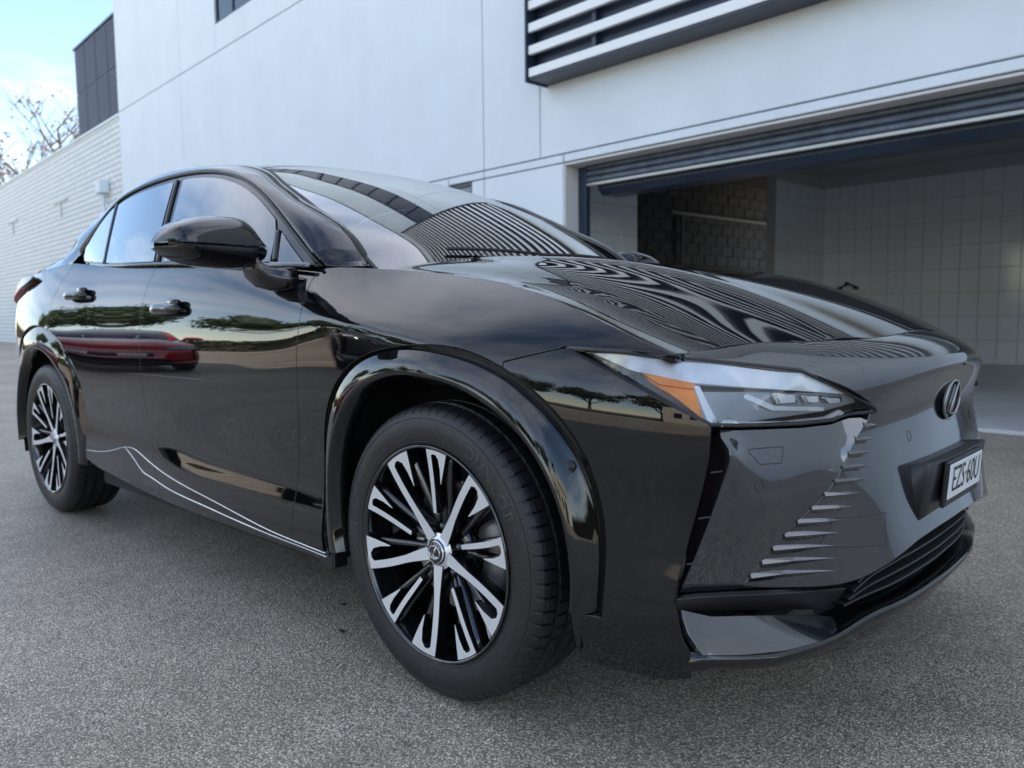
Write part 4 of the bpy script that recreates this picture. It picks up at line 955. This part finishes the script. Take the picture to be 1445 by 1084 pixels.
# rear lamps: a lens that stands proud of the shoulder
tl = [(-3.04, 1.150), (-3.18, 1.168), (-3.42, 1.150), (-3.68, 1.120), (-3.72, 1.03), (-3.52, 1.045), (-3.28, 1.095)]
panel('tail_lamp', tl, sd, 1, red_l, CAR, .03, 0, .03, .006, off=.022, both=True)
panel('tail_lamp_cap', [(-3.03, 1.150), (-3.08, 1.162), (-3.24, 1.152), (-3.30, 1.11), (-3.22, 1.105), (-3.10, 1.128)], sd, 1, blackg, CAR, .03, 0, .02, .004, off=.026, both=True)
# cowl and wipers
rows = [[(float(HR(abs(Y)))+.02, -Y, float(hood(HR(abs(Y))+.01, abs(Y)))-.035), (float(HR(abs(Y)))-.04, -Y, float(hood(HR(abs(Y)), abs(Y)))-.040), (float(HR(abs(Y)))-.16, -Y, float(hood(HR(abs(Y)), abs(Y)))-.012)] for Y in np.linspace(-.70, .70, 21)]
loft('cowl', rows, rubber_m, CAR)
for (s0, s1, t0, t1) in ((-.62, .10, .85, .62), (.0, .62, .62, .85)):
    ss = np.linspace(s0, s1, 12); tt = np.linspace(t0, t1, 12); P_ = top_s(ss, tt)+np.array([.008, 0, .012]); m = MB(); m.tube(P_, .006, 6); m.build('wiper', rubber_m, CAR)

# ---- door mirrors
def mirror_half(sgn, name, mat, z_edge, z0):
    rows = []
    for s in np.linspace(0, 1, 26):
        Y = 1.218-.292*s; zs = z0; k = max(1-max((.5-s)/.52, 0)**4, .02)**.5*(1-.25*max((s-.8)/.2, 0)**2)
        ze = float(z_edge(s)); D = .135*min(1, (s/.12+.05)**.6)*(1-.18*s); xb = -.805+.01*s; row = []
        for ph in np.linspace(0, 90, 10):
            c, q = math.cos(rad(ph))**.75 if ph < 89.9 else 0., math.sin(rad(ph))**.85
            row.append((xb+D*c*(.45+.55*k), -Y, zs+(ze-zs)*q))
        row.append((xb-.012, -Y, zs+(ze-zs)*.96)); rows.append(row)
    return loft(name, rows, mat, CAR, both=True, flip=sgn > 0)
zt = Sp([0, .06, .18, .35, .55, .76, .86, .93, 1.0], [1.166, 1.196, 1.223, 1.239, 1.247, 1.249, 1.236, 1.205, 1.165])
zb = Sp([0, .06, .18, .35, .55, .76, .9, 1.0], [1.148, 1.135, 1.116, 1.102, 1.097, 1.097, 1.102, 1.115])
mirror_half(1, 'mirror_cap', paint, zt, 1.1605); mirror_half(-1, 'mirror_base_shell', blackg, zb, 1.1535)
rows = []
for s in np.linspace(0, 1, 14):
    Y = 1.205-.27*s; rows.append([(-.70+.0-.03*(1-min(1, s/.15)), -Y, 1.1605), (-.69-.04*(1-min(1, s/.2)), -Y, 1.157), (-.70-.03*(1-min(1, s/.15)), -Y, 1.1535), (-.79, -Y, 1.157)])
loft('mirror_seam', rows, satin, CAR, both=True)
m = MB(); vv = [(-.808, -(1.218-.292*s), z) for s in np.linspace(.02, .98, 20) for z in (float(zt(s))-.006, float(zb(s))+.006)]
m.add(vv, [(2*i, 2*i+1, 2*i+3, 2*i+2) for i in range(19)]); o = m.build('mirror_glass', chrome, CAR); mirrored(o)
def ring(c, hx, hy, hz, tilt=0.):
    pts = []
    for k in range(16):
        w = 2*math.pi*k/16; a, b = math.cos(w), math.sin(w); a = math.copysign(abs(a)**.6, a); b = math.copysign(abs(b)**.6, b); pts.append((c[0]+hx*a, c[1]+hy*a*tilt+hy*0, c[2]+hz*b))
    return pts
rows = [ring((-.745, -.965, 1.125), .052, .0, .026), ring((-.738, -.955, 1.095), .052, 0, .030), ring((-.728, -.935, 1.075), .054, 0, .032), ring((-.715, -.905, 1.066), .058, 0, .034), ring((-.70, -.865, 1.066), .070, 0, .038)]
loft('mirror_arm', rows, blackg, CAR, both=True, closed=True, cap=True)

# ---- door handles
for x0, x1, z in ((-1.555, -1.315, .985), (-2.50, -2.27, 1.056)):
    n_ = 18; rows = []
    for s in np.linspace(0, 1, n_):
        x = x0+(x1-x0)*s; e = math.sqrt(max(1-abs(2*s-1)**6, 0.002)); Yb = float(side(x, z)); Yc = Yb+.032-.016*abs(2*s-1)**4
        rows.append([(x, -(Yc+.013*e*math.cos(w)), z+.019*e*math.sin(w)) for w in np.linspace(0, 2*math.pi, 15)[:-1]])
    loft('door_handle', rows, paint, CAR, closed=True, cap=True, both=True)
    xm = (x0+x1)/2-.005; pl = [(xm+.075*math.cos(w), z-.006+.038*math.sin(w)) for w in np.linspace(0, 2*math.pi, 25)[:-1]]
    panel('handle_recess', pl, lambda a, b, xm=xm, z=z: np.stack([a, -(side(a, b)+.0012-.0*a), b], 1), 1, blackg, CAR, .02, 0, .003, .001, both=True)
    m = MB(); Yq = float(side(x1-.045, z+.022)); m.tube([(x1-.03, -(Yq+.018), z+.020), (x1-.085, -(Yq+.018), z+.022)], [.014, .016], 10); o = m.build('handle_cap', blackg, CAR, True); mirrored(o)

# ---- cabin
m = MB(); m.box(-2.6, -.55, -.78, .78, .27, .45); m.build('cabin_floor', dark_in, CAR)
rows = [[(-.42, y, 1.06-.02*abs(y)), (-.62, y, 1.085-.02*abs(y)), (-.80, y, 1.075-.02*abs(y)), (-.92, y, 1.02), (-.90, y, .75)] for y in np.linspace(-.76, .76, 12)]
loft('dashboard', rows, dark_in, CAR)
for sy in (-.37, .37):
    for sx in (-1.62, -2.42):
        st = empty('seat', parent=CAR); st.location = (sx, sy, .45)
        m = MB(); m.box(-.12, .42, -.25, .25, 0, .17, .06); m.build('cushion', seat_m, st)
        rows = [[(x0_+dx, yy, zz) for dx, yy in ((.07, -w_), (.11, -w_*.6), (.10, 0), (.11, w_*.6), (.07, w_), (-.06, w_), (-.08, 0), (-.06, -w_))] for x0_, zz, w_ in ((-.05, .12, .24), (-.10, .35, .26), (-.17, .60, .24), (-.21, .70, .16))]
        loft('backrest', rows, seat_m, st, closed=True, cap=True)
        m = MB(); m.box(-.28, -.18, -.13, .13, .70, .88, .045); m.build('headrest', seat_m, st)
SW = empty('steering_wheel', parent=CAR); SW.location = (-1.02, -.37, .98); SW.rotation_euler = (0, rad(-24), 0)
m = MB(); m.tube([(0, .18*math.cos(w), .18*math.sin(w)) for w in np.linspace(0, 2*math.pi, 33)], .015, 8, False); m.tube([(0, -.18, 0), (.02, 0, 0), (0, .18, 0)], .022, 6); m.tube([(.02, 0, 0), (.0, 0, -.17)], .02, 6); m.build('rim', dark_in, SW, True)
boxo('mirror_inside', -1.16, -1.13, -.13, .13, 1.40, 1.47, dark_in, CAR, .012)

# ---- wheels
def spoke_panel(pts, oz, mat, par, depth):
    return panel('spoke', pts, lambda a, b: np.stack([a, -oz(np.hypot(a, b)), b], 1), 1, mat, par, .012, .0004, depth, .0012)
OZ = Sp([0, .05, .12, .20, .262], [-.030, -.024, -.016, -.006, .001])
def pol(r, w): return (r*math.cos(rad(w)), r*math.sin(rad(w)))
def make_wheel(parent, loc, rz, name='wheel'):
    w = empty(name, parent=parent); w.location = loc; w.rotation_euler = (0, rz, 0); return w
def build_wheel(w):
    # tyre: profile from the inner bead over the tread to the outer bead; o measured outward from the rim face
    c = -.118
    half = [(.262, .108), (.268, .1165), (.285, .1215), (.305, .1245), (.318, .1245), (.330, .1215), (.338, .1195), (.346, .1160), (.354, .1100), (.3610, .1020), (.3648, .0930), (.3672, .0800)]
    gro = [(.3685, .0725), (.3600, .0705), (.3600, .0625), (.3698, .0605), (.3708, .0400), (.3706, .0300), (.3620, .0285), (.3620, .0200), (.3712, .0180)]
    pr = [(r, c+o) for r, o in half]+[(r, c+o) for r, o in gro]+[(r, c-o) for r, o in (half+gro)[::-1]]
    nh = len(half); npr = len(pr)
    def notch(i, k):
        if (8 <= i <= nh or npr-nh-1 <= i <= npr-9): return .0065 if k % 10 == 0 else 0
        if nh+3 <= i <= npr-nh-4: return .0035 if (k+5) % 10 == 0 else 0
        return 0
    ty = lathe(pr, 720, 'tyre', tyre_m, w, notch=notch)
    ty.data.polygons.foreach_set('use_smooth', np.array([not (9 <= i % (npr-1) <= npr-11) for i in range(len(ty.data.polygons))]))
    # raised bands on the sidewall
    m = MB()
    for r, th in ((.277, .0012), (.335, .0012)):
        o_ = float(np.interp(r, [q[0] for q in half], [q[1] for q in half]))+c
        m.tube([(r*math.cos(a), -o_-.0002, r*math.sin(a)) for a in np.linspace(0, 2*math.pi, 97)], th, 5, False)
    m.build('sidewall_rib', tyre_m, w, True)
    for word, a0, r, sz, gp in (('DUNLOP', 60, .306, .042, 6.6), ('GRANDTREK', 250, .306, .018, 4.2), ('DUNLOP', 190, .306, .042, 6.6)):
        V = []; F = []
        for i, ch in enumerate(word):
            tv, tf = text_geo(ch, sz); a = rad(a0-i*gp); k = len(V)
            for x, y, _ in tv:
                rr = r+y; aa = a-x/r; o_ = float(np.interp(rr, [q[0] for q in half], [q[1] for q in half]))+c+.0009; V.append((rr*math.cos(aa), -o_, rr*math.sin(aa)))
            F += [tuple(q+k for q in f_) for f_ in tf]
        obj('tyre_lettering', V, F, tyre_letter, w, smooth=False)
    rimp = [(.2665, -.005), (.2690, .0005), (.2680, .0040), (.2645, .0045), (.2615, .0005), (.2590, -.010), (.2560, -.030), (.2500, -.060), (.2450, -.12), (.2420, -.19), (.262, -.225)]
    lathe(rimp, 120, 'rim', [mach, rimblk], w, mi=[1]*10)
    lathe([(.02, -.062), (.075, -.058), (.086, -.066), (.088, -.11)], 48, 'hub_back', rimblk, w)
    lathe([(.168, -.098), (.168, -.118), (.10, -.118), (.10, -.098), (.168, -.098)], 72, 'brake_disc', disc_m, w)
    m = MB(); rows = []
    for a in np.linspace(-32, 34, 10):
        rows.append([(r*math.cos(rad(a)), -o_, r*math.sin(rad(a))) for r, o_ in ((.112, -.075), (.150, -.066), (.186, -.072), (.190, -.10), (.188, -.135), (.112, -.135))])
    loft('brake_caliper', rows, calip, w, closed=True, cap=True)
    for k in range(5):
        a0 = -90+72*k
        def arm(r0, r1, w0, wm, w1, bend, base): 
            rs = np.linspace(r0, r1, 12); L = []; Rr = []
            for r in rs:
                f = (r-r0)/(r1-r0); hw = (w0*(1-f)+wm*f) if f < .5 else 0; hw = np.interp(f, [0, .35, 1], [w0, wm, w1]); ce = base+bend*math.sin(f*math.pi)
                da = math.degrees(hw/r); L.append(pol(r, ce+da)); Rr.append(pol(r, ce-da))
            return L, Rr
        # primary arm and its wing share one machined face
        L, Rr = arm(.040, .2600, .0170, .0100, .0105, 1.6, a0)
        wing_ = [pol(.2600, a0-8), pol(.2600, a0-12), pol(.2600, a0-17.5), pol(.222, a0-16.2), pol(.172, a0-13.2), pol(.170, a0-12.4), pol(.208, a0-11.6), pol(.236, a0-10.0), pol(.2475, a0-7.0)]
        poly = L+[pol(.2600, a0-4)]+wing_+[pol(.2475, a0-4.2)]+[q for q in Rr[::-1] if math.hypot(*q) < .246]
        spoke_panel(poly, OZ, [mach, rimblk], w, .034)
        b0_ = a0-36
        L, Rr = arm(.098, .2600, .0058, .0070, .0080, -1.0, b0_)
        wing_ = [pol(.2600, b0_-7), pol(.2600, b0_-11), pol(.2600, b0_-14.5), pol(.225, b0_-13.5), pol(.180, b0_-11.4), pol(.178, b0_-10.7), pol(.215, b0_-9.6), pol(.240, b0_-8.0), pol(.2490, b0_-6)]
        poly = L+[pol(.2600, b0_-3.5)]+wing_+[pol(.2490, b0_-3.4)]+[q for q in Rr[::-1] if math.hypot(*q) < .2475]
        spoke_panel(poly, OZ, [mach, rimblk], w, .034)
        # black ribs that carry the faces back to the hub
        for base, r0 in ((b0_, .05), (b0_-12.3, .06), (a0-14.3, .06)):
            rs = np.linspace(r0, .256, 8); rows = []
            for r in rs:
                o_ = float(OZ(r))-.012-.016*(1-(r-r0)/(.256-r0)); hw = .006+.002*(r/.25); c_, s_ = math.cos(rad(base)), math.sin(rad(base)); tx, tz = -s_*hw, c_*hw
                rows.append([(r*c_+tx, -o_, r*s_+tz), (r*c_-tx, -o_, r*s_-tz), (r*c_-tx*1.5, -(o_-.035), r*s_-tz*1.5), (r*c_+tx*1.5, -(o_-.035), r*s_+tz*1.5)])
            loft('spoke_rib', rows, rimblk, w, closed=True, cap=True)
        m = MB(); p_ = pol(.060, a0+36); m.tube([(p_[0], .070, p_[1]), (p_[0], .036, p_[1])], [.012, .0095], 8); m.build('wheel_nut', rimblk, w, True)
    lathe([(.0, -.014), (.024, -.0145), (.0265, -.016), (.0275, -.020), (.0325, -.0215), (.0345, -.026), (.046, -.030)], 40, 'hub_face', [rimblk, mach], w, mi=[0, 0, 1, 0, 1, 1])
    m = MB(); m.tube([(.0195*math.cos(a), .0165-.030+.0, .0165*math.sin(a)) for a in np.linspace(0, 2*math.pi, 25)], .0016, 5, False); m.tube([(.006, -.0135, .013), (-.001, -.0135, .001), (-.006, -.0135, -.010), (.004, -.0135, -.012), (.015, -.0135, -.011)], .0018, 5)
    for i in range(len(m.v)): m.v[i] = (m.v[i][0], -(-.0135), m.v[i][2]) if False else (m.v[i][0], m.v[i][1]+.027, m.v[i][2])
    m.build('cap_emblem', chrome, w, True)
tyre_letter = pm('tyre_letter', (.05, .05, .052), .55)
random.seed(2)
WHEELS = []
w0 = make_wheel(CAR, (0, -.915, CZ), 0); build_wheel(w0); w0.location.z = .3712
def copy_tree(o, parent):
    c = o.copy(); COL.objects.link(c); c.parent = parent
    for ch in o.children: copy_tree(ch, c)
    return c
w1 = copy_tree(w0, CAR); w1.location = (RX, -.915, .3712); w1.rotation_euler = (0, rad(7), 0)
w2 = make_wheel(CAR, (0, .915, .3712), 0); w3 = make_wheel(CAR, (RX, .915, .3712), 0)
for w_ in (w2, w3): 
    w_.rotation_euler = (0, 0, math.pi)
    for ch in w0.children: c = ch.copy(); COL.objects.link(c); c.parent = w_
# ------------------------------------------------------------------ the car park around the car (it stands in the reflections)
red_paint = pm('red_car_paint', (.42, .012, .016), .10, coat=1, crough=0, ior=1.55)
SKIP = {'seat', 'cabin_floor', 'dashboard', 'steering_wheel', 'underbody', 'mirror_inside', 'grille_pleat', 'emblem', 'slit_rib', 'washer_cover_seam', 'sensor_ring', 'tow_cover_seam', 'wheel_nut', 'spoke_rib', 'tyre_lettering', 'headliner', 'sidewall_rib'}
def clone_car(loc, rz, label, newpaint):
    R_ = empty('parked_car', loc, rz); tag(R_, label, 'car')
    def cp(o, par):
        if o.name.split('.')[0] in SKIP: return
        c = o.copy(); COL.objects.link(c); c.parent = par
        if newpaint:
            for s_ in c.material_slots:
                if s_.material in (paint, paint_f): s_.link = 'OBJECT'; s_.material = newpaint
        for ch in o.children: cp(ch, c)
    for ch in list(CAR.children): cp(ch, R_)
    return R_
clone_car((-10.0, -4.0, 0), rad(14), 'bright red crossover parked nose out beside a black one', red_paint)
clone_car((-7.6, -6.2, 0), rad(30), 'plain black crossover parked nose out beside the red one', None)
# parking bay lines and a kerb
for i, (x0, y0, x1, y1) in enumerate([(-13.0, -3.75, -7.2, -3.75), (-12, -6.5, -6.2, -6.5), (-11, -9.3, -5.2, -9.3), (-4.6, -3.3, -1.2, -4.1)]):
    a = math.atan2(y1-y0, x1-x0); L = math.hypot(x1-x0, y1-y0); o = obj('bay_line', [(0, -.05, .004), (L, -.05, .004), (L, .05, .004), (0, .05, .004)], [(0, 1, 2, 3)], paint_line, smooth=False); o.location = (x0, y0, 0); o.rotation_euler = (0, 0, a); struct(o)
k_ = boxo('kerb', -45, 16, -17.3, -17.1, -.05, .13, kerb_m, None, .02); struct(k_)
gv = boxo('verge', -45, 16, -60, -17.3, -.05, .10, pm('dry_grass', (.07, .085, .035), .95, var=(2, .3), bump=[(40, .8, 4)]), None, 0); struct(gv)
# street lamp
SL = empty('street_lamp', (-17, -11.5, 0)); tag(SL, 'tall grey street lamp with a curved arm by the car park', 'street lamp')
m = MB(); m.tube([(0, 0, 0), (0, 0, 6.2), (.25, 0, 6.7), (.9, 0, 6.95), (1.3, 0, 6.97)], [.08, .06, .05, .045, .04], 10); m.build('pole', alu, SL, True)
boxo('lamp_head', 1.2, 1.85, -.13, .13, 6.90, 7.02, blade_m, SL, .03)
# cream building with a flat roof
CB = empty('cream_building', (3.5, -19.5, 0), rad(12)); tag(CB, 'low cream rendered building with flat parapet across the road', 'building')
boxo('wall', -4, 8, -6, 0, 0, 3.6, cream_m, CB, .01); boxo('wall', 1.2, 8, -6.3, .35, 3.605, 4.8, cream_m, CB, .01); boxo('door', 4.5, 6.5, .003, .06, 0, 2.4, dark_m, CB)
for x in (-2.8, -.6, 2.2): w = empty('window', parent=CB); boxo('window_frame', x, x+1.2, .004, .05, 1.1, 2.4, blade_m, w); boxo('pane', x+.06, x+1.14, .052, .062, 1.16, 2.34, win_glass, w, 0)
# palm
PT = empty('palm_tree', (5.2, -26.5, 0)); tag(PT, 'slim palm tree rising behind the cream building', 'tree')
m = MB(); m.tube([(0, 0, 0), (.15, 0, 3), (.1, .1, 5.5), (0, 0, 7.2)], [.2, .15, .13, .12], 8); m.build('trunk', bark_m, PT, True)
rng = np.random.default_rng(5); V = []; F = []
for k in range(34):
    az = rng.uniform(0, 6.28); el = rng.uniform(-.3, 1.2); p = np.array([0, 0, 7.2]); d = np.array([math.cos(az)*math.cos(el), math.sin(az)*math.cos(el), math.sin(el)]); sd_ = np.array([-math.sin(az), math.cos(az), 0])
    for j in range(16):
        q = p+d*.13; d = d+np.array([0, 0, -.085]); d /= np.linalg.norm(d)
        for s_ in (1, -1):
            n = len(V); tip = q+sd_*s_*.42*math.sin(.3+j/16*2.6)+d*.22-np.array([0, 0, .08]); V += [p, q, tip]; F.append((n, n+1, n+2))
        p = q
obj('fronds', V, F, leaf_b, PT, smooth=False)

# clipped hedges along the verge, unseen, added to block the bright horizon
hedge_m = pm('hedge_leaf', (.045, .07, .028), .65, var=(1.5, .4))
def hedge(x0, y0, x1, y1, h, label, seed):
    rng = np.random.default_rng(seed); L = math.hypot(x1-x0, y1-y0); H = empty('hedge', (x0, y0, 0), math.atan2(y1-y0, x1-x0)); tag(H, label, 'hedge')
    n = int(L*420); c = np.stack([rng.uniform(0, L, n), rng.normal(0, .42, n), rng.uniform(0, 1, n)**.7*h*(1+.12*np.sin(rng.uniform(0, 6, n)))], 1)
    a = rng.normal(0, 1, (n, 3)); a /= np.linalg.norm(a, axis=1)[:, None]; b = np.cross(a, rng.normal(0, 1, (n, 3))); b /= np.linalg.norm(b, axis=1)[:, None]; s_ = .13*rng.uniform(.5, 1.2, (n, 1))
    obj('foliage', np.stack([c-a*s_, c+b*s_*.5, c+a*s_, c-b*s_*.5], 1).reshape(-1, 3), np.arange(n*4).reshape(-1, 4), hedge_m, H, smooth=False)
    boxo('stems', 0, L, -.25, .25, 0, h*.8, bark_m, H, 0)
hedge(-42, -18.2, -9, -18.2, 1.6, 'long clipped hedge added behind the parking bays to block the bright horizon', 1)
hedge(17, -20, 21, 4, 2.2, 'taller clipped hedge added along the far end of the car park to block the bright horizon', 2)

# fallen leaves and bits of grit on the asphalt
rng = np.random.default_rng(12); leaf_d = pm('dry_leaf', (.035, .028, .022), .8)
for i, (x, y) in enumerate([(-.708, -.695), (-.52, -.825)]):
    n = 7; a = np.linspace(0, 2*math.pi, n+1)[:-1]; r = rng.uniform(.006, .016, n); V = [(0, 0, .006)]+[(r[k]*1.4*math.cos(a[k]), r[k]*math.sin(a[k]), .002+.004*(k % 2)) for k in range(n)]
    o = obj('fallen_leaf', V, [(0, k+1, (k+1) % n+1) for k in range(n)], leaf_d, None, smooth=False); o.location = (x, y, .002); o.rotation_euler = (0, 0, rng.uniform(0, 6)); tag(o, 'small dark dry leaf on the asphalt just behind the front wheel', 'leaf', 'dry leaves behind the front wheel')
hedge(-64, -40, -64, 6, 2.4, 'dark hedge closing the far end of the driveway', 3)
